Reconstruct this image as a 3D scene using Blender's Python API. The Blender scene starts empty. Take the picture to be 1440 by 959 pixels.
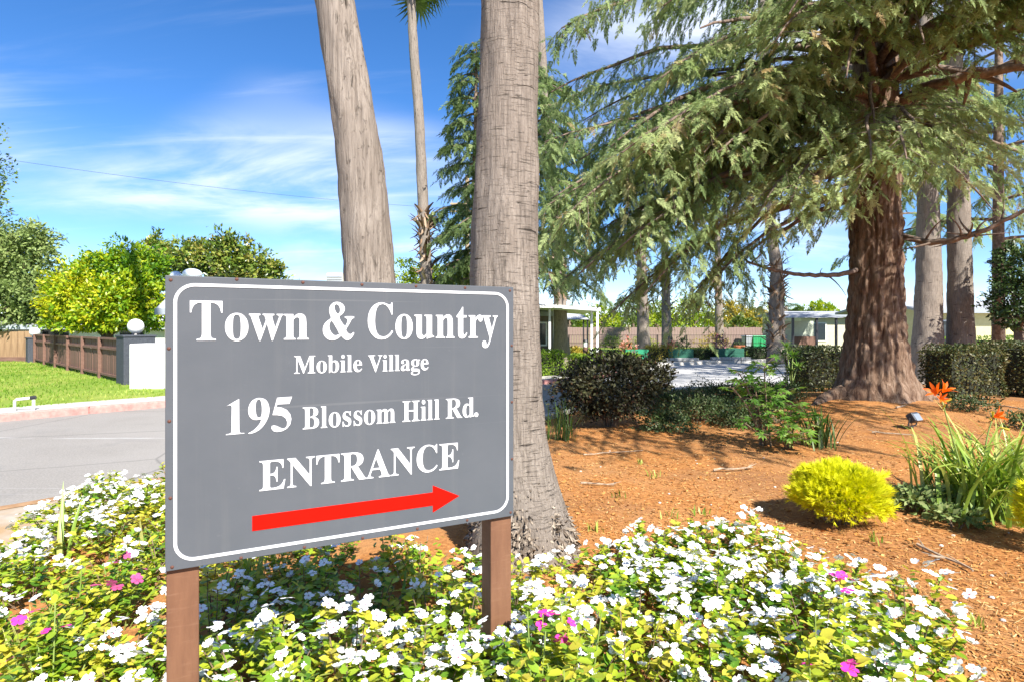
import bpy, bmesh, math, random
import numpy as np
from mathutils import Vector, Matrix
from mathutils.geometry import delaunay_2d_cdt

S = bpy.context.scene
C = S.collection
rng = np.random.default_rng(7)
random.seed(7)
R = math.radians

# ------------------------------------------------------------------ camera
FPX = 850.0          # focal length in photograph pixels (1440 wide)
HOR = 460.0          # horizon row
EYE = 1.5
cam = bpy.data.cameras.new("camera")
cam.sensor_width = 36.0
cam.lens = 36.0 * FPX / 1440.0
cam.shift_y = -(479.5 - HOR) / 1440.0
cam.clip_start = 0.05
cam.clip_end = 3000
cam_o = bpy.data.objects.new("camera", cam)
cam_o.location = (0, 0, EYE)
cam_o.rotation_euler = (R(90), 0, 0)
C.objects.link(cam_o)
S.camera = cam_o

# ------------------------------------------------------------------ light
SUN_EL, SUN_AZ = 43.0, 151.0     # azimuth clockwise from +Y
w = bpy.data.worlds.new("World")
S.world = w
w.use_nodes = True
nt = w.node_tree
bg = nt.nodes["Background"]
sky = nt.nodes.new("ShaderNodeTexSky")
sky.sky_type = 'NISHITA'
sky.sun_disc = False
sky.sun_elevation = R(SUN_EL)
sky.sun_rotation = R(SUN_AZ)
sky.air_density = 1.0
sky.dust_density = 0.0
sky.ozone_density = 3.0
sky.altitude = 2500
hs = nt.nodes.new("ShaderNodeHueSaturation")
hs.inputs['Saturation'].default_value = 1.25
hs.inputs['Value'].default_value = 0.66
nt.links.new(sky.outputs[0], hs.inputs['Color'])
tc = nt.nodes.new("ShaderNodeTexCoord")
sp = nt.nodes.new("ShaderNodeSeparateXYZ")
nt.links.new(tc.outputs['Generated'], sp.inputs[0])
def nmath(op, a, b=None, c=None):
    n = nt.nodes.new("ShaderNodeMath"); n.operation = op
    for i, v in enumerate((a, b, c)):
        if v is None: continue
        if isinstance(v, (int, float)): n.inputs[i].default_value = v
        else: nt.links.new(v, n.inputs[i])
    return n.outputs[0]
zz = nmath('ADD', nmath('MAXIMUM', sp.outputs[2], 0.0), 0.18)
cx_ = nmath('DIVIDE', sp.outputs[0], zz)
cy_ = nmath('DIVIDE', sp.outputs[1], zz)
cb = nt.nodes.new("ShaderNodeCombineXYZ")
nt.links.new(cx_, cb.inputs[0]); nt.links.new(cy_, cb.inputs[1])
def wnoise(scale, loc, rot, sc, det, rough, dist=0.0):
    m = nt.nodes.new("ShaderNodeMapping")
    m.inputs['Location'].default_value = loc
    m.inputs['Rotation'].default_value = (0, 0, rot)
    m.inputs['Scale'].default_value = sc
    nt.links.new(cb.outputs[0], m.inputs[0])
    n = nt.nodes.new("ShaderNodeTexNoise")
    n.inputs['Scale'].default_value = scale
    n.inputs['Detail'].default_value = det
    n.inputs['Roughness'].default_value = rough
    n.inputs['Distortion'].default_value = dist
    nt.links.new(m.outputs[0], n.inputs['Vector'])
    return n.outputs[0]
def wmap(v, a, b, lo, hi):
    n = nt.nodes.new("ShaderNodeMapRange"); n.interpolation_type = 'SMOOTHSTEP'
    n.inputs[1].default_value = a; n.inputs[2].default_value = b
    n.inputs[3].default_value = lo; n.inputs[4].default_value = hi
    nt.links.new(v, n.inputs[0]); return n.outputs[0]
CLOUD_LOC = (8.2, 3.3, 0.0)
big = wnoise(0.55, CLOUD_LOC, 0.25, (1.0, 1.25, 1), 2.0, 0.5)
fine = wnoise(1.1, (0.3, 6.2, 0), 0.35, (0.95, 1.75, 1), 8.0, 0.60, 0.5)
mask = nmath('MULTIPLY', wmap(big, 0.44, 0.66, 0.0, 1.0), wmap(fine, 0.34, 0.66, 0.1, 1.0))
wisps = nmath('MULTIPLY', wmap(wnoise(0.9, (7.7, 2.2, 0), -0.25, (0.55, 3.4, 1), 7.0, 0.6, 0.6), 0.52, 0.8, 0.0, 0.5), wmap(big, 0.3, 0.6, 0.2, 1.0))
cloud = nmath('MULTIPLY', nmath('MINIMUM', nmath('ADD', nmath('MULTIPLY', mask, 0.85), wisps), 0.9), wmap(sp.outputs[2], 0.02, 0.2, 0.25, 1.0))
mixc = nt.nodes.new("ShaderNodeMix"); mixc.data_type = 'RGBA'
nt.links.new(cloud, mixc.inputs[0])
tn = nt.nodes.new('ShaderNodeMix'); tn.data_type = 'RGBA'; tn.blend_type = 'MULTIPLY'; tn.inputs[0].default_value = 1.0
nt.links.new(hs.outputs[0], tn.inputs[6]); tn.inputs[7].default_value = (1.0, .925, .98, 1)
nt.links.new(tn.outputs[2], mixc.inputs[6])
mixc.inputs[7].default_value = (3.5, 3.75, 4.3, 1)
nt.links.new(mixc.outputs[2], bg.inputs['Color'])
bg.inputs['Strength'].default_value = 0.12

sun = bpy.data.lights.new("sun", 'SUN')
sun.energy = 3.9
sun.angle = R(0.5)
sun.color = (1.0, 0.955, 0.88)
sun_o = bpy.data.objects.new("sun", sun)
sdir = Vector((math.sin(R(SUN_AZ)) * math.cos(R(SUN_EL)), math.cos(R(SUN_AZ)) * math.cos(R(SUN_EL)), math.sin(R(SUN_EL))))
sun_o.rotation_euler = (-sdir).to_track_quat('-Z', 'Y').to_euler()
sun_o.location = (5, -8, 12)
C.objects.link(sun_o)
S.view_settings.view_transform = 'Standard'
S.view_settings.look = 'None'
S.view_settings.exposure = 1.55
S.view_settings.gamma = 1.0
S.cycles.max_bounces = 6
S.cycles.transparent_max_bounces = 4

# ------------------------------------------------------------------ helpers
def P(x, y, Y):
    """point seen at photograph pixel (x, y) at distance Y"""
    return np.array([(x - 720.0) / FPX * Y, Y, EYE - (y - HOR) / FPX * Y])
def G(x, y, z=0.0):
    Y = FPX * (EYE - z) / (y - HOR)
    return np.array([(x - 720.0) / FPX * Y, Y, z])

def mk(name, V, F, mats, parent=None, loc=None, tint=None, midx=None, smooth=False, kind=None):
    V = np.asarray(V, dtype=np.float32).reshape(-1, 3)
    if isinstance(F, np.ndarray): F = [F]
    elif len(F) and not isinstance(F[0], np.ndarray):
        me = bpy.data.meshes.new(name)
        me.from_pydata([tuple(map(float, v)) for v in V], [], [tuple(int(i) for i in f) for f in F])
        F = None
    if F is not None:
        me = bpy.data.meshes.new(name)
        tot = [np.full(len(f), f.shape[1], dtype=np.int32) for f in F if len(f)]
        tot = np.concatenate(tot)
        li = np.concatenate([f.ravel() for f in F if len(f)]).astype(np.int32)
        st = np.concatenate([[0], np.cumsum(tot)[:-1]]).astype(np.int32)
        me.vertices.add(len(V)); me.vertices.foreach_set('co', V.ravel())
        me.loops.add(len(li)); me.loops.foreach_set('vertex_index', li)
        me.polygons.add(len(tot)); me.polygons.foreach_set('loop_start', st)
        me.polygons.foreach_set('loop_total', tot)
        me.update(calc_edges=True)
    if not isinstance(mats, (list, tuple)): mats = [mats]
    for m in mats: me.materials.append(m)
    if midx is not None: me.polygons.foreach_set('material_index', np.asarray(midx, dtype=np.int32))
    if smooth: me.polygons.foreach_set('use_smooth', np.ones(len(me.polygons), dtype=bool))
    if tint is not None:
        a = me.attributes.new('tint', 'FLOAT', 'POINT')
        a.data.foreach_set('value', np.asarray(tint, dtype=np.float32))
    me.validate()
    o = bpy.data.objects.new(name, me)
    C.objects.link(o)
    if loc is not None: o.location = [float(v) for v in loc]
    if parent is not None: o.parent = parent
    if kind: o['kind'] = kind
    return o

def tag(o, label=None, cat=None, group=None, kind=None):
    if label: o['label'] = label
    if cat: o['category'] = cat
    if group: o['group'] = group
    if kind: o['kind'] = kind
    return o

def thing(name, label, cat, loc=(0, 0, 0), rz=0.0, group=None):
    o = bpy.data.objects.new(name, None)
    o.empty_display_size = 0.2
    o.location = [float(v) for v in loc]; o.rotation_euler = (0, 0, rz)
    C.objects.link(o)
    return tag(o, label, cat, group)

def copy_part(src, parent, loc=None, rot=None, scale=None):
    c = src.copy(); C.objects.link(c); c.parent = parent
    if loc is not None: c.location = [float(v) for v in loc]
    if rot is not None: c.rotation_euler = rot
    if scale is not None: c.scale = scale
    return c

class MB:
    """collects primitive shapes into one mesh"""
    def __init__(s): s.V = []; s.F = []; s.M = []; s.n = 0
    def add(s, V, F, m=0):
        s.V += [tuple(map(float, v)) for v in V]
        s.F += [tuple(int(i) + s.n for i in f) for f in F]
        s.M += [m] * len(F); s.n = len(s.V); return s
    def box(s, c, d, rz=0.0, m=0, tilt=None):
        cx, cy, cz = c; x, y, z = d[0] / 2, d[1] / 2, d[2] / 2
        pts = [Vector(p) for p in ((-x,-y,-z),(x,-y,-z),(x,y,-z),(-x,y,-z),(-x,-y,z),(x,-y,z),(x,y,z),(-x,y,z))]
        Mx = Matrix.Rotation(rz, 3, 'Z')
        if tilt is not None: Mx = Mx @ Matrix.Rotation(tilt, 3, 'X')
        pts = [Mx @ p + Vector((cx, cy, cz)) for p in pts]
        return s.add(pts, [(0,3,2,1),(4,5,6,7),(0,1,5,4),(1,2,6,5),(2,3,7,6),(3,0,4,7)], m)
    def tube(s, path, rad, n=8, m=0):
        V, F = tube(path, rad, n); return s.add(V, F, m)
    def sphere(s, c, r, nu=16, nv=10, m=0, sz=1.0):
        V = []; F = []
        for j in range(nv + 1):
            t = math.pi * j / nv
            for i in range(nu):
                a = 2 * math.pi * i / nu
                V.append((c[0] + r * math.sin(t) * math.cos(a), c[1] + r * math.sin(t) * math.sin(a), c[2] + r * sz * math.cos(t)))
        for j in range(nv):
            for i in range(nu):
                F.append((j*nu+i, (j+1)*nu+i, (j+1)*nu+(i+1)%nu, j*nu+(i+1)%nu))
        return s.add(V, F, m)
    def prism(s, poly, z0, z1, m=0):
        n = len(poly)
        V = [(p[0], p[1], z0) for p in poly] + [(p[0], p[1], z1) for p in poly]
        F = [tuple(range(n - 1, -1, -1)), tuple(range(n, 2 * n))]
        F += [(i, (i + 1) % n, n + (i + 1) % n, n + i) for i in range(n)]
        return s.add(V, F, m)
    def build(s, name, mats, parent=None, loc=None, smooth=False, bevel=0.0, kind=None):
        o = mk(name, s.V, s.F, mats, parent, loc, None, s.M, smooth, kind)
        if bevel:
            b = o.modifiers.new('bevel', 'BEVEL'); b.width = bevel; b.segments = 2; b.limit_method = 'ANGLE'
        return o

def frames_along(path):
    path = np.asarray(path, float)
    T = np.gradient(path, axis=0)
    T /= np.linalg.norm(T, axis=1)[:, None] + 1e-9
    ref = np.array([0, 0, 1.0]) if abs(T[0, 2]) < 0.9 else np.array([1.0, 0, 0])
    N = np.zeros_like(T); B = np.zeros_like(T)
    n = ref - T[0] * ref.dot(T[0]); n /= np.linalg.norm(n)
    for i in range(len(path)):
        n = n - T[i] * n.dot(T[i]); n /= np.linalg.norm(n) + 1e-9
        N[i] = n; B[i] = np.cross(T[i], n)
    return T, N, B

def tube(path, rad, n=8, disp=None, cap=True):
    path = np.asarray(path, float); k = len(path)
    rad = np.broadcast_to(np.asarray(rad, float), (k,))
    T, N, B = frames_along(path)
    a = np.linspace(0, 2 * np.pi, n, endpoint=False)
    rr = np.repeat(rad[:, None], n, 1)
    if disp is not None: rr = rr + disp
    V = path[:, None, :] + rr[:, :, None] * (np.cos(a)[None, :, None] * N[:, None, :] + np.sin(a)[None, :, None] * B[:, None, :])
    V = V.reshape(-1, 3)
    i = np.arange(k - 1)[:, None] * n; j = np.arange(n)[None, :]; j2 = (j + 1) % n
    F = np.stack([i + j, i + j2, i + n + j2, i + n + j], -1).reshape(-1, 4)
    F = [tuple(f) for f in F]
    if cap:
        F.append(tuple(range(n - 1, -1, -1))); F.append(tuple((k - 1) * n + q for q in range(n)))
    return V, F

def bez(p0, p1, p2, n=12):
    t = np.linspace(0, 1, n)[:, None]
    p0, p1, p2 = (np.asarray(p, float) for p in (p0, p1, p2))
    return (1 - t) ** 2 * p0 + 2 * t * (1 - t) * p1 + t * t * p2

def unit(v):
    v = np.asarray(v, float)
    return v / (np.linalg.norm(v, axis=-1, keepdims=True) + 1e-9)

def frames(D, U):
    """matrices whose columns are x, y=D, z~U"""
    D = unit(D); X = unit(np.cross(D, U)); Z = np.cross(X, D)
    return np.stack([X, D, Z], -1)

def scatter(tv, tf, M, T, sc, tints=None):
    tv = np.asarray(tv, float); tf = np.asarray(tf)
    N = len(T)
    V = np.einsum('nij,vj->nvi', M, tv) * np.asarray(sc, float).reshape(-1, 1, 1) + np.asarray(T)[:, None, :]
    F = tf[None] + (np.arange(N) * len(tv))[:, None, None]
    if tints is None: tints = rng.random(N)
    return V.reshape(-1, 3), F.reshape(-1, tf.shape[1]), np.repeat(tints, len(tv))

def join(parts):
    Vs, Fs, Ts, n = [], [], [], 0
    for V, F, t in parts:
        Vs.append(V); Fs.append(F + n); Ts.append(t); n += len(V)
    return np.concatenate(Vs), Fs, np.concatenate(Ts)

def rdirs(n):
    return unit(rng.normal(size=(n, 3)))

_tab = np.random.default_rng(3).random((64, 64))
def vnoise(u, v, pu=64):
    """value noise, periodic in u with period pu"""
    u = np.asarray(u, float); v = np.asarray(v, float)
    iu = np.floor(u).astype(int); iv = np.floor(v).astype(int)
    fu = u - iu; fv = v - iv
    fu = fu * fu * (3 - 2 * fu); fv = fv * fv * (3 - 2 * fv)
    a, b = (iu % pu) % 64, ((iu + 1) % pu) % 64
    c, d = iv % 64, (iv + 1) % 64
    return (_tab[a, c] * (1 - fu) + _tab[b, c] * fu) * (1 - fv) + (_tab[a, d] * (1 - fu) + _tab[b, d] * fu) * fv

LEAF_V = [(0, 0, 0), (-.24, .45, .07), (0, .48, 0), (.24, .45, .07), (0, 1, -.08)]
LEAF_F = [(0, 2, 1), (0, 3, 2), (2, 4, 1), (2, 3, 4)]
OVAL_V = [(0, 0, 0), (-.27, .3, .06), (-.24, .7, .04), (0, 1, -.06), (.24, .7, .04), (.27, .3, .06), (0, .5, -.02)]
OVAL_F = [(0, 6, 1), (1, 6, 2), (2, 6, 3), (3, 6, 4), (4, 6, 5), (5, 6, 0)]

# ------------------------------------------------------------------ materials
def lk(nt, a, b): nt.links.new(a, b)
def base_mat(name):
    m = bpy.data.materials.new(name); m.use_nodes = True
    return m, m.node_tree, m.node_tree.nodes['Principled BSDF']
def add_noise(nt, scale, stretch=(1, 1, 1), det=5, rough=0.6, dist=0.0, coord='Object', rot=(0, 0, 0)):
    tc = nt.nodes.new("ShaderNodeTexCoord"); mp = nt.nodes.new("ShaderNodeMapping")
    mp.inputs['Scale'].default_value = stretch; mp.inputs['Rotation'].default_value = rot
    lk(nt, tc.outputs[coord], mp.inputs[0])
    n = nt.nodes.new("ShaderNodeTexNoise"); lk(nt, mp.outputs[0], n.inputs['Vector'])
    n.inputs['Scale'].default_value = scale; n.inputs['Detail'].default_value = det
    n.inputs['Roughness'].default_value = rough; n.inputs['Distortion'].default_value = dist
    return n.outputs[0]
def ramp(nt, fac, stops):
    r = nt.nodes.new("ShaderNodeValToRGB"); lk(nt, fac, r.inputs[0])
    e = r.color_ramp.elements
    while len(e) < len(stops): e.new(0.5)
    for i, (p, c) in enumerate(stops):
        e[i].position = p; e[i].color = (c[0], c[1], c[2], 1)
    return r.outputs[0]
def mixcol(nt, fac, a, b, mode='MIX'):
    m = nt.nodes.new("ShaderNodeMix"); m.data_type = 'RGBA'; m.blend_type = mode
    if isinstance(fac, (int, float)): m.inputs[0].default_value = fac
    else: lk(nt, fac, m.inputs[0])
    for i, v in ((6, a), (7, b)):
        if isinstance(v, tuple): m.inputs[i].default_value = (v[0], v[1], v[2], 1)
        else: lk(nt, v, m.inputs[i])
    return m.outputs[2]
def bump(nt, bsdf, h, strength, dist=0.01):
    b = nt.nodes.new("ShaderNodeBump"); b.inputs['Strength'].default_value = strength
    b.inputs['Distance'].default_value = dist
    lk(nt, h, b.inputs['Height']); lk(nt, b.outputs[0], bsdf.inputs['Normal']); return b
def pm(name, c1, c2, scale=8, stretch=(1, 1, 1), rough=0.8, bmp=0.3, bd=0.01, det=6, spread=(.3, .7), big=None, coord='Object', spec=0.3):
    m, nt, b = base_mat(name)
    n = add_noise(nt, scale, stretch, det, coord=coord)
    col = ramp(nt, n, [(spread[0], c1), (spread[1], c2)])
    if big is not None:
        n2 = add_noise(nt, big[0], (1, 1, 1), 3, coord=coord)
        col = mixcol(nt, ramp(nt, n2, [(.4, (0, 0, 0)), (.65, (1, 1, 1))]), col, big[1])
    lk(nt, col, b.inputs['Base Color'])
    b.inputs['Roughness'].default_value = rough
    b.inputs['Specular IOR Level'].default_value = spec
    if bmp: bump(nt, b, n, bmp, bd)
    return m
def plain(name, c, rough=0.5, metal=0.0, var=0.06, spec=0.5):
    m, nt, b = base_mat(name)
    n = add_noise(nt, 14, det=5)
    col = ramp(nt, n, [(.3, tuple(v * (1 - var) for v in c)), (.7, tuple(min(1, v * (1 + var)) for v in c))])
    lk(nt, col, b.inputs['Base Color'])
    b.inputs['Roughness'].default_value = rough; b.inputs['Metallic'].default_value = metal; b.inputs['Specular IOR Level'].default_value = spec
    return m
def leafmat(name, stops, trans=0.3, rough=0.5, spec=0.3):
    m, nt, b = base_mat(name)
    at = nt.nodes.new("ShaderNodeAttribute"); at.attribute_name = 'tint'
    k = len(stops)
    col = ramp(nt, at.outputs['Fac'], [(i / (k - 1), c) for i, c in enumerate(stops)])
    lk(nt, col, b.inputs['Base Color'])
    b.inputs['Roughness'].default_value = rough
    b.inputs['Specular IOR Level'].default_value = spec
    tr = nt.nodes.new("ShaderNodeBsdfTranslucent")
    hsn = nt.nodes.new("ShaderNodeHueSaturation"); hsn.inputs['Saturation'].default_value = 1.1; hsn.inputs['Value'].default_value = 1.3
    lk(nt, col, hsn.inputs['Color']); lk(nt, hsn.outputs[0], tr.inputs['Color'])
    mx = nt.nodes.new("ShaderNodeMixShader"); mx.inputs[0].default_value = trans
    lk(nt, b.outputs[0], mx.inputs[1]); lk(nt, tr.outputs[0], mx.inputs[2])
    lk(nt, mx.outputs[0], nt.nodes['Material Output'].inputs['Surface'])
    return m

# ================================================================== SETTING
RN = np.array([-0.75, 0.66]); RD = np.array([0.66, 0.75])
ISL = [(-3.75, 3.3), (-2.4, 5.05), (-.6, 8.0), (2.0, 12.7), (3.8, 14.5), (6.0, 15.5), (9.0, 15.8), (13, 16.2), (22, 18.5), (40, 24), (60, 10), (40, -20), (-8, -20), (-11, -5)]
FAR = [(-60, -47), (-24, -7.0), (-8.8, 10.4), (-7.1, 12.3), (-4.4, 14.6), (-1.6, 16.1), (1.0, 17.0), (2.6, 18.6), (4.4, 22.0), (6.4, 25.2), (9.5, 27.2), (14, 28.4), (24, 30), (60, 33)]

def gz(x, y):
    x = np.asarray(x, float); y = np.asarray(y, float)
    z = .26 * np.exp(-((x - 6.6) ** 2 + (y - 10.9) ** 2) / 4.0)
    z = z + .05 * (vnoise(x * .7 + 9, y * .7 + 5) - .5) + .02 * (vnoise(x * 3 + 9, y * 3 + 5) - .5)
    return z

m_mulch, nt_, b_ = base_mat("orange_mulch")
n1 = add_noise(nt_, 26, (1, 1, 1), 8, 0.7)
n2 = add_noise(nt_, 0.9, (1, 1, 1), 5, 0.6, 0.6)
n3 = add_noise(nt_, 120, (1, 1, 1), 3, 0.6)
c_ = ramp(nt_, n1, [(.25, (.17, .066, .022)), (.48, (.39, .18, .060)), (.62, (.50, .26, .095)), (.8, (.58, .37, .18))])
c_ = mixcol(nt_, ramp(nt_, n2, [(.42, (0, 0, 0)), (.64, (.8, .8, .8))]), c_, (.40, .23, .105))
nb_ = add_noise(nt_, .55, (1, 1, 1), 6, .65, .3)
c_ = mixcol(nt_, ramp(nt_, nb_, [(.48, (0, 0, 0)), (.66, (.7, .7, .7))]), c_, (.25, .135, .07))
c_ = mixcol(nt_, .35, c_, ramp(nt_, n3, [(.35, (.15, .08, .04)), (.65, (.62, .42, .25))]), 'OVERLAY')
lk(nt_, c_, b_.inputs['Base Color']); b_.inputs['Roughness'].default_value = .95; b_.inputs['Specular IOR Level'].default_value = .1
bump(nt_, b_, n1, .6, .02)

m_asphalt, nt_, b_ = base_mat("asphalt")
n1 = add_noise(nt_, 60, (1, 1, 1), 6, .7)
n2 = add_noise(nt_, .35, (1, 1, 1), 4, .6)
rz_ = math.atan2(RD[1], RD[0])
n3 = add_noise(nt_, 1.0, (.05, 2.6, 1), 3, .5, .4, rot=(0, 0, -rz_))
n4 = add_noise(nt_, 3.0, (.4, 1, 1), 6, .7, 0, rot=(0, 0, -rz_))
c_ = ramp(nt_, n1, [(.3, (.18, .168, .152)), (.7, (.33, .306, .277))])
c_ = mixcol(nt_, ramp(nt_, n2, [(.4, (0, 0, 0)), (.7, (.6, .6, .6))]), c_, (.33, .309, .285))
sw = mixcol(nt_, 1.0, ramp(nt_, n3, [(.66, (0, 0, 0)), (.70, (1, 1, 1))]), ramp(nt_, n4, [(.4, (0, 0, 0)), (.62, (.6, .6, .6))]), 'MULTIPLY')
c_ = mixcol(nt_, sw, c_, (.52, .51, .5))
vr = nt_.nodes.new('ShaderNodeTexVoronoi'); vr.feature = 'DISTANCE_TO_EDGE'; vr.inputs['Scale'].default_value = .42
tcv = nt_.nodes.new('ShaderNodeTexCoord'); vmx = nt_.nodes.new('ShaderNodeMix'); vmx.data_type = 'VECTOR'; vmx.inputs[0].default_value = .12
nzv = nt_.nodes.new('ShaderNodeTexNoise'); nzv.inputs['Scale'].default_value = 1.6; nzv.inputs['Detail'].default_value = 6
lk(nt_, tcv.outputs['Object'], nzv.inputs['Vector']); lk(nt_, tcv.outputs['Object'], vmx.inputs[4]); lk(nt_, nzv.outputs[1], vmx.inputs[5]); lk(nt_, vmx.outputs[1], vr.inputs['Vector'])
c_ = mixcol(nt_, ramp(nt_, vr.outputs['Distance'], [(.0, (.55, .55, .55)), (.010, (0, 0, 0))]), c_, (.10, .095, .09))
n5 = add_noise(nt_, 1.1, (1, 1, 1), 5, .6)
c_ = mixcol(nt_, ramp(nt_, n5, [(.58, (0, 0, 0)), (.72, (.45, .45, .45))]), c_, (.17, .165, .16))
lk(nt_, c_, b_.inputs['Base Color']); b_.inputs['Roughness'].default_value = .9; b_.inputs['Specular IOR Level'].default_value = .2
bump(nt_, b_, n1, .35, .008)

m_conc = pm("concrete", (.36, .33, .29), (.56, .53, .48), 7, rough=.9, bmp=.2, bd=.006, det=8)
m_gutter = pm("dusty_concrete", (.30, .26, .21), (.46, .42, .36), 5, rough=.95, bmp=.3, bd=.01, det=8, big=(1.6, (.36, .24, .13)))
m_red = pm("red_kerb_paint", (.40, .155, .135), (.57, .28, .24), 9, rough=.75, bmp=.15, det=8)
m_lawn = pm("lawn_soil", (.11, .19, .02), (.21, .30, .045), 3, (1, 1, 1), .95, .4, .03, 8, big=(.5, (.26, .30, .06)), spec=.1)
m_dirt = pm("brown_dirt", (.25, .14, .07), (.40, .25, .14), 6, rough=.95, bmp=.5, bd=.02, spec=.1)
m_groundfar = pm("dry_ground", (.2, .2, .07), (.32, .3, .14), 1.5, rough=.95, bmp=.2)

def poly_mesh(poly, pts):
    pts2 = [Vector((float(x), float(y))) for x, y in poly] + [Vector((float(x), float(y))) for x, y in pts]
    k = len(poly)
    v, e, f, *_ = delaunay_2d_cdt(pts2, [(i, (i + 1) % k) for i in range(k)], [list(range(k))], 1, 1e-5)
    return np.array([(p.x, p.y) for p in v]), [tuple(q) for q in f]
def inside(px, py, poly):
    px = np.asarray(px); py = np.asarray(py); r = np.zeros(px.shape, bool); n = len(poly)
    for i in range(n):
        x1, y1 = poly[i]; x2, y2 = poly[(i + 1) % n]
        c = ((y1 > py) != (y2 > py)) & (px < (x2 - x1) * (py - y1) / (y2 - y1 + 1e-12) + x1)
        r ^= c
    return r

# base ground sheet, reaching the horizon
mk("ground", [(-900, -300, -.30), (900, -300, -.30), (900, 1500, -.30), (-900, 1500, -.30)], [(0, 1, 2, 3)], m_groundfar, kind='structure')
# road sheet
rp = [(-70, -60), (40, -60), (70, 10), (70, 40), (20, 40), (-20, 30), (-40, 10), (-75, -40)]
mk("road", [(x, y, -.12) for x, y in rp], [tuple(range(len(rp)))], m_asphalt, kind='structure')
m_drive = pm('pale_driveway', (.33, .325, .32), (.46, .45, .44), 3, rough=.9, bmp=.1, det=8)
dp = [(1.6, 13.2), (4.2, 15.2), (9, 15.9), (22, 18.4), (34, 22), (30, 31), (14, 28.6), (9.5, 27.4), (6.4, 25.4), (4.3, 22), (2.4, 18.2)]
mk('driveway', [(x, y, -.114) for x, y in dp], [tuple(range(len(dp)))], m_drive, kind='structure')
# gutter apron on our side of the road, with the line of washed-out dirt
def band(n0, n1, s0, s1, z, k=24, jag=0.0):
    V = []; F = []
    for i in range(k + 1):
        s = s0 + (s1 - s0) * i / k
        for n_ in (n0 + jag * (vnoise(s * 1.3, 2.5) - .5), n1 + jag * (vnoise(s * 1.7, 9.5) - .5)):
            p = RN * n_ + RD * s; V.append((p[0], p[1], z))
    for i in range(k): F.append((2 * i, 2 * i + 2, 2 * i + 3, 2 * i + 1))
    return V, F
V, F = band(4.5, 7.0, -12, 2.2, -.116); mk("gutter_apron", V, F, m_gutter, kind='structure')
V, F = band(6.93, 7.13, -12, 2.6, -.112, 60, .16); mk("dirt_line", V, F, m_dirt, kind='structure')

# planting bed (island) with a gentle relief
gx, gy = [], []
for (x0, x1, y0, y1, d) in ((-4, 6, 1.2, 7, .12), (-2, 11, 7, 15.5, .22), (-8, 30, -4, 20, 1.2)):
    a, b = np.meshgrid(np.arange(x0, x1, d), np.arange(y0, y1, d))
    gx.append((a + rng.uniform(-.3, .3, a.shape) * d).ravel()); gy.append((b + rng.uniform(-.3, .3, b.shape) * d).ravel())
gx = np.concatenate(gx); gy = np.concatenate(gy)
ok = inside(gx, gy, ISL); gx, gy = gx[ok], gy[ok]
V2, F2 = poly_mesh(ISL, list(zip(gx, gy)))
bed = mk("planting_bed", np.column_stack([V2, gz(V2[:, 0], V2[:, 1])]), F2, m_mulch, smooth=True, kind='structure')

def kerb(name, path, width, z0, z1, mat, side=1, rnd=.02):
    p = np.asarray(path, float); t = np.gradient(p, axis=0); t /= np.linalg.norm(t, axis=1)[:, None]
    nrm = np.column_stack([-t[:, 1], t[:, 0]]) * side
    V = []; F = []
    prof = [(0, z0), (0.012, z1 - rnd), (.012 + rnd, z1), (width, z1), (width, z0)]
    for i in range(len(p)):
        for o, z in prof: q = p[i] + nrm[i] * o; V.append((q[0], q[1], z))
    k = len(prof)
    for i in range(len(p) - 1):
        for j in range(k - 1):
            f = (i * k + j, i * k + j + 1, (i + 1) * k + j + 1, (i + 1) * k + j)
            F.append(f if side < 0 else f[::-1])
    return mk(name, V, F, mat, kind='structure')
def dense(path, d=.6):
    out = []
    for a, b in zip(path[:-1], path[1:]):
        a = np.array(a, float); b = np.array(b, float); k = max(1, int(np.linalg.norm(b - a) / d))
        out += [a + (b - a) * i / k for i in range(k)]
    out.append(np.array(path[-1], float)); out = np.array(out)
    for _ in range(6):
        s = out.copy(); s[1:-1] = (out[:-2] + out[1:-1] * 2 + out[2:]) / 4; out = s
    return out
kerb("kerb", dense(ISL[:10]), .14, -.125, .06, m_conc, -1)
far = dense(FAR)
i0 = int(np.argmin(np.abs(far[:, 0] - 4.0)))
rk0 = None
for j in range(0, i0, 3):       # cast lengths with open joints between them
    q_ = far[j:min(j + 4, i0 + 1)].copy()
    if len(q_) < 2: continue
    q_[0] += unit(q_[1] - q_[0]) * .01; q_[-1] -= unit(q_[-1] - q_[-2]) * .01
    k_ = kerb("red_kerb" if rk0 is None else "kerb_length", q_, .09, -.125, .012, m_red, 1)
    if rk0 is None: rk0 = k_
    else:
        del k_['kind']; k_.parent = rk0
kerb("kerb", far[i0:], .15, -.125, .012, m_conc, 1)
# pale sidewalk strip behind the red kerb
def offset(p, d):
    t = np.gradient(p, axis=0); t /= np.linalg.norm(t, axis=1)[:, None]
    return p + np.column_stack([-t[:, 1], t[:, 0]]) * d
a = offset(far, .08); b = offset(far, 1.05)
V = [(x, y, .004) for x, y in a] + [(x, y, .004) for x, y in b]; k = len(a)
mk("sidewalk", V, [(i, i + 1, k + i + 1, k + i) for i in range(k - 1)], m_conc, kind='structure')
# lawn and the ground beyond the road
poly = [tuple(q) for q in offset(far[::3], .10)] + [(70, 33.2), (300, 60), (400, 420), (-400, 420), (-300, 0)]
V2, F2 = poly_mesh(poly, [(x, y) for x, y in zip(rng.uniform(-30, 30, 300), rng.uniform(40, 90, 300))])
mk("lawn", [(x, y, 0.0) for x, y in V2], F2, m_lawn, kind='structure')

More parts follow.
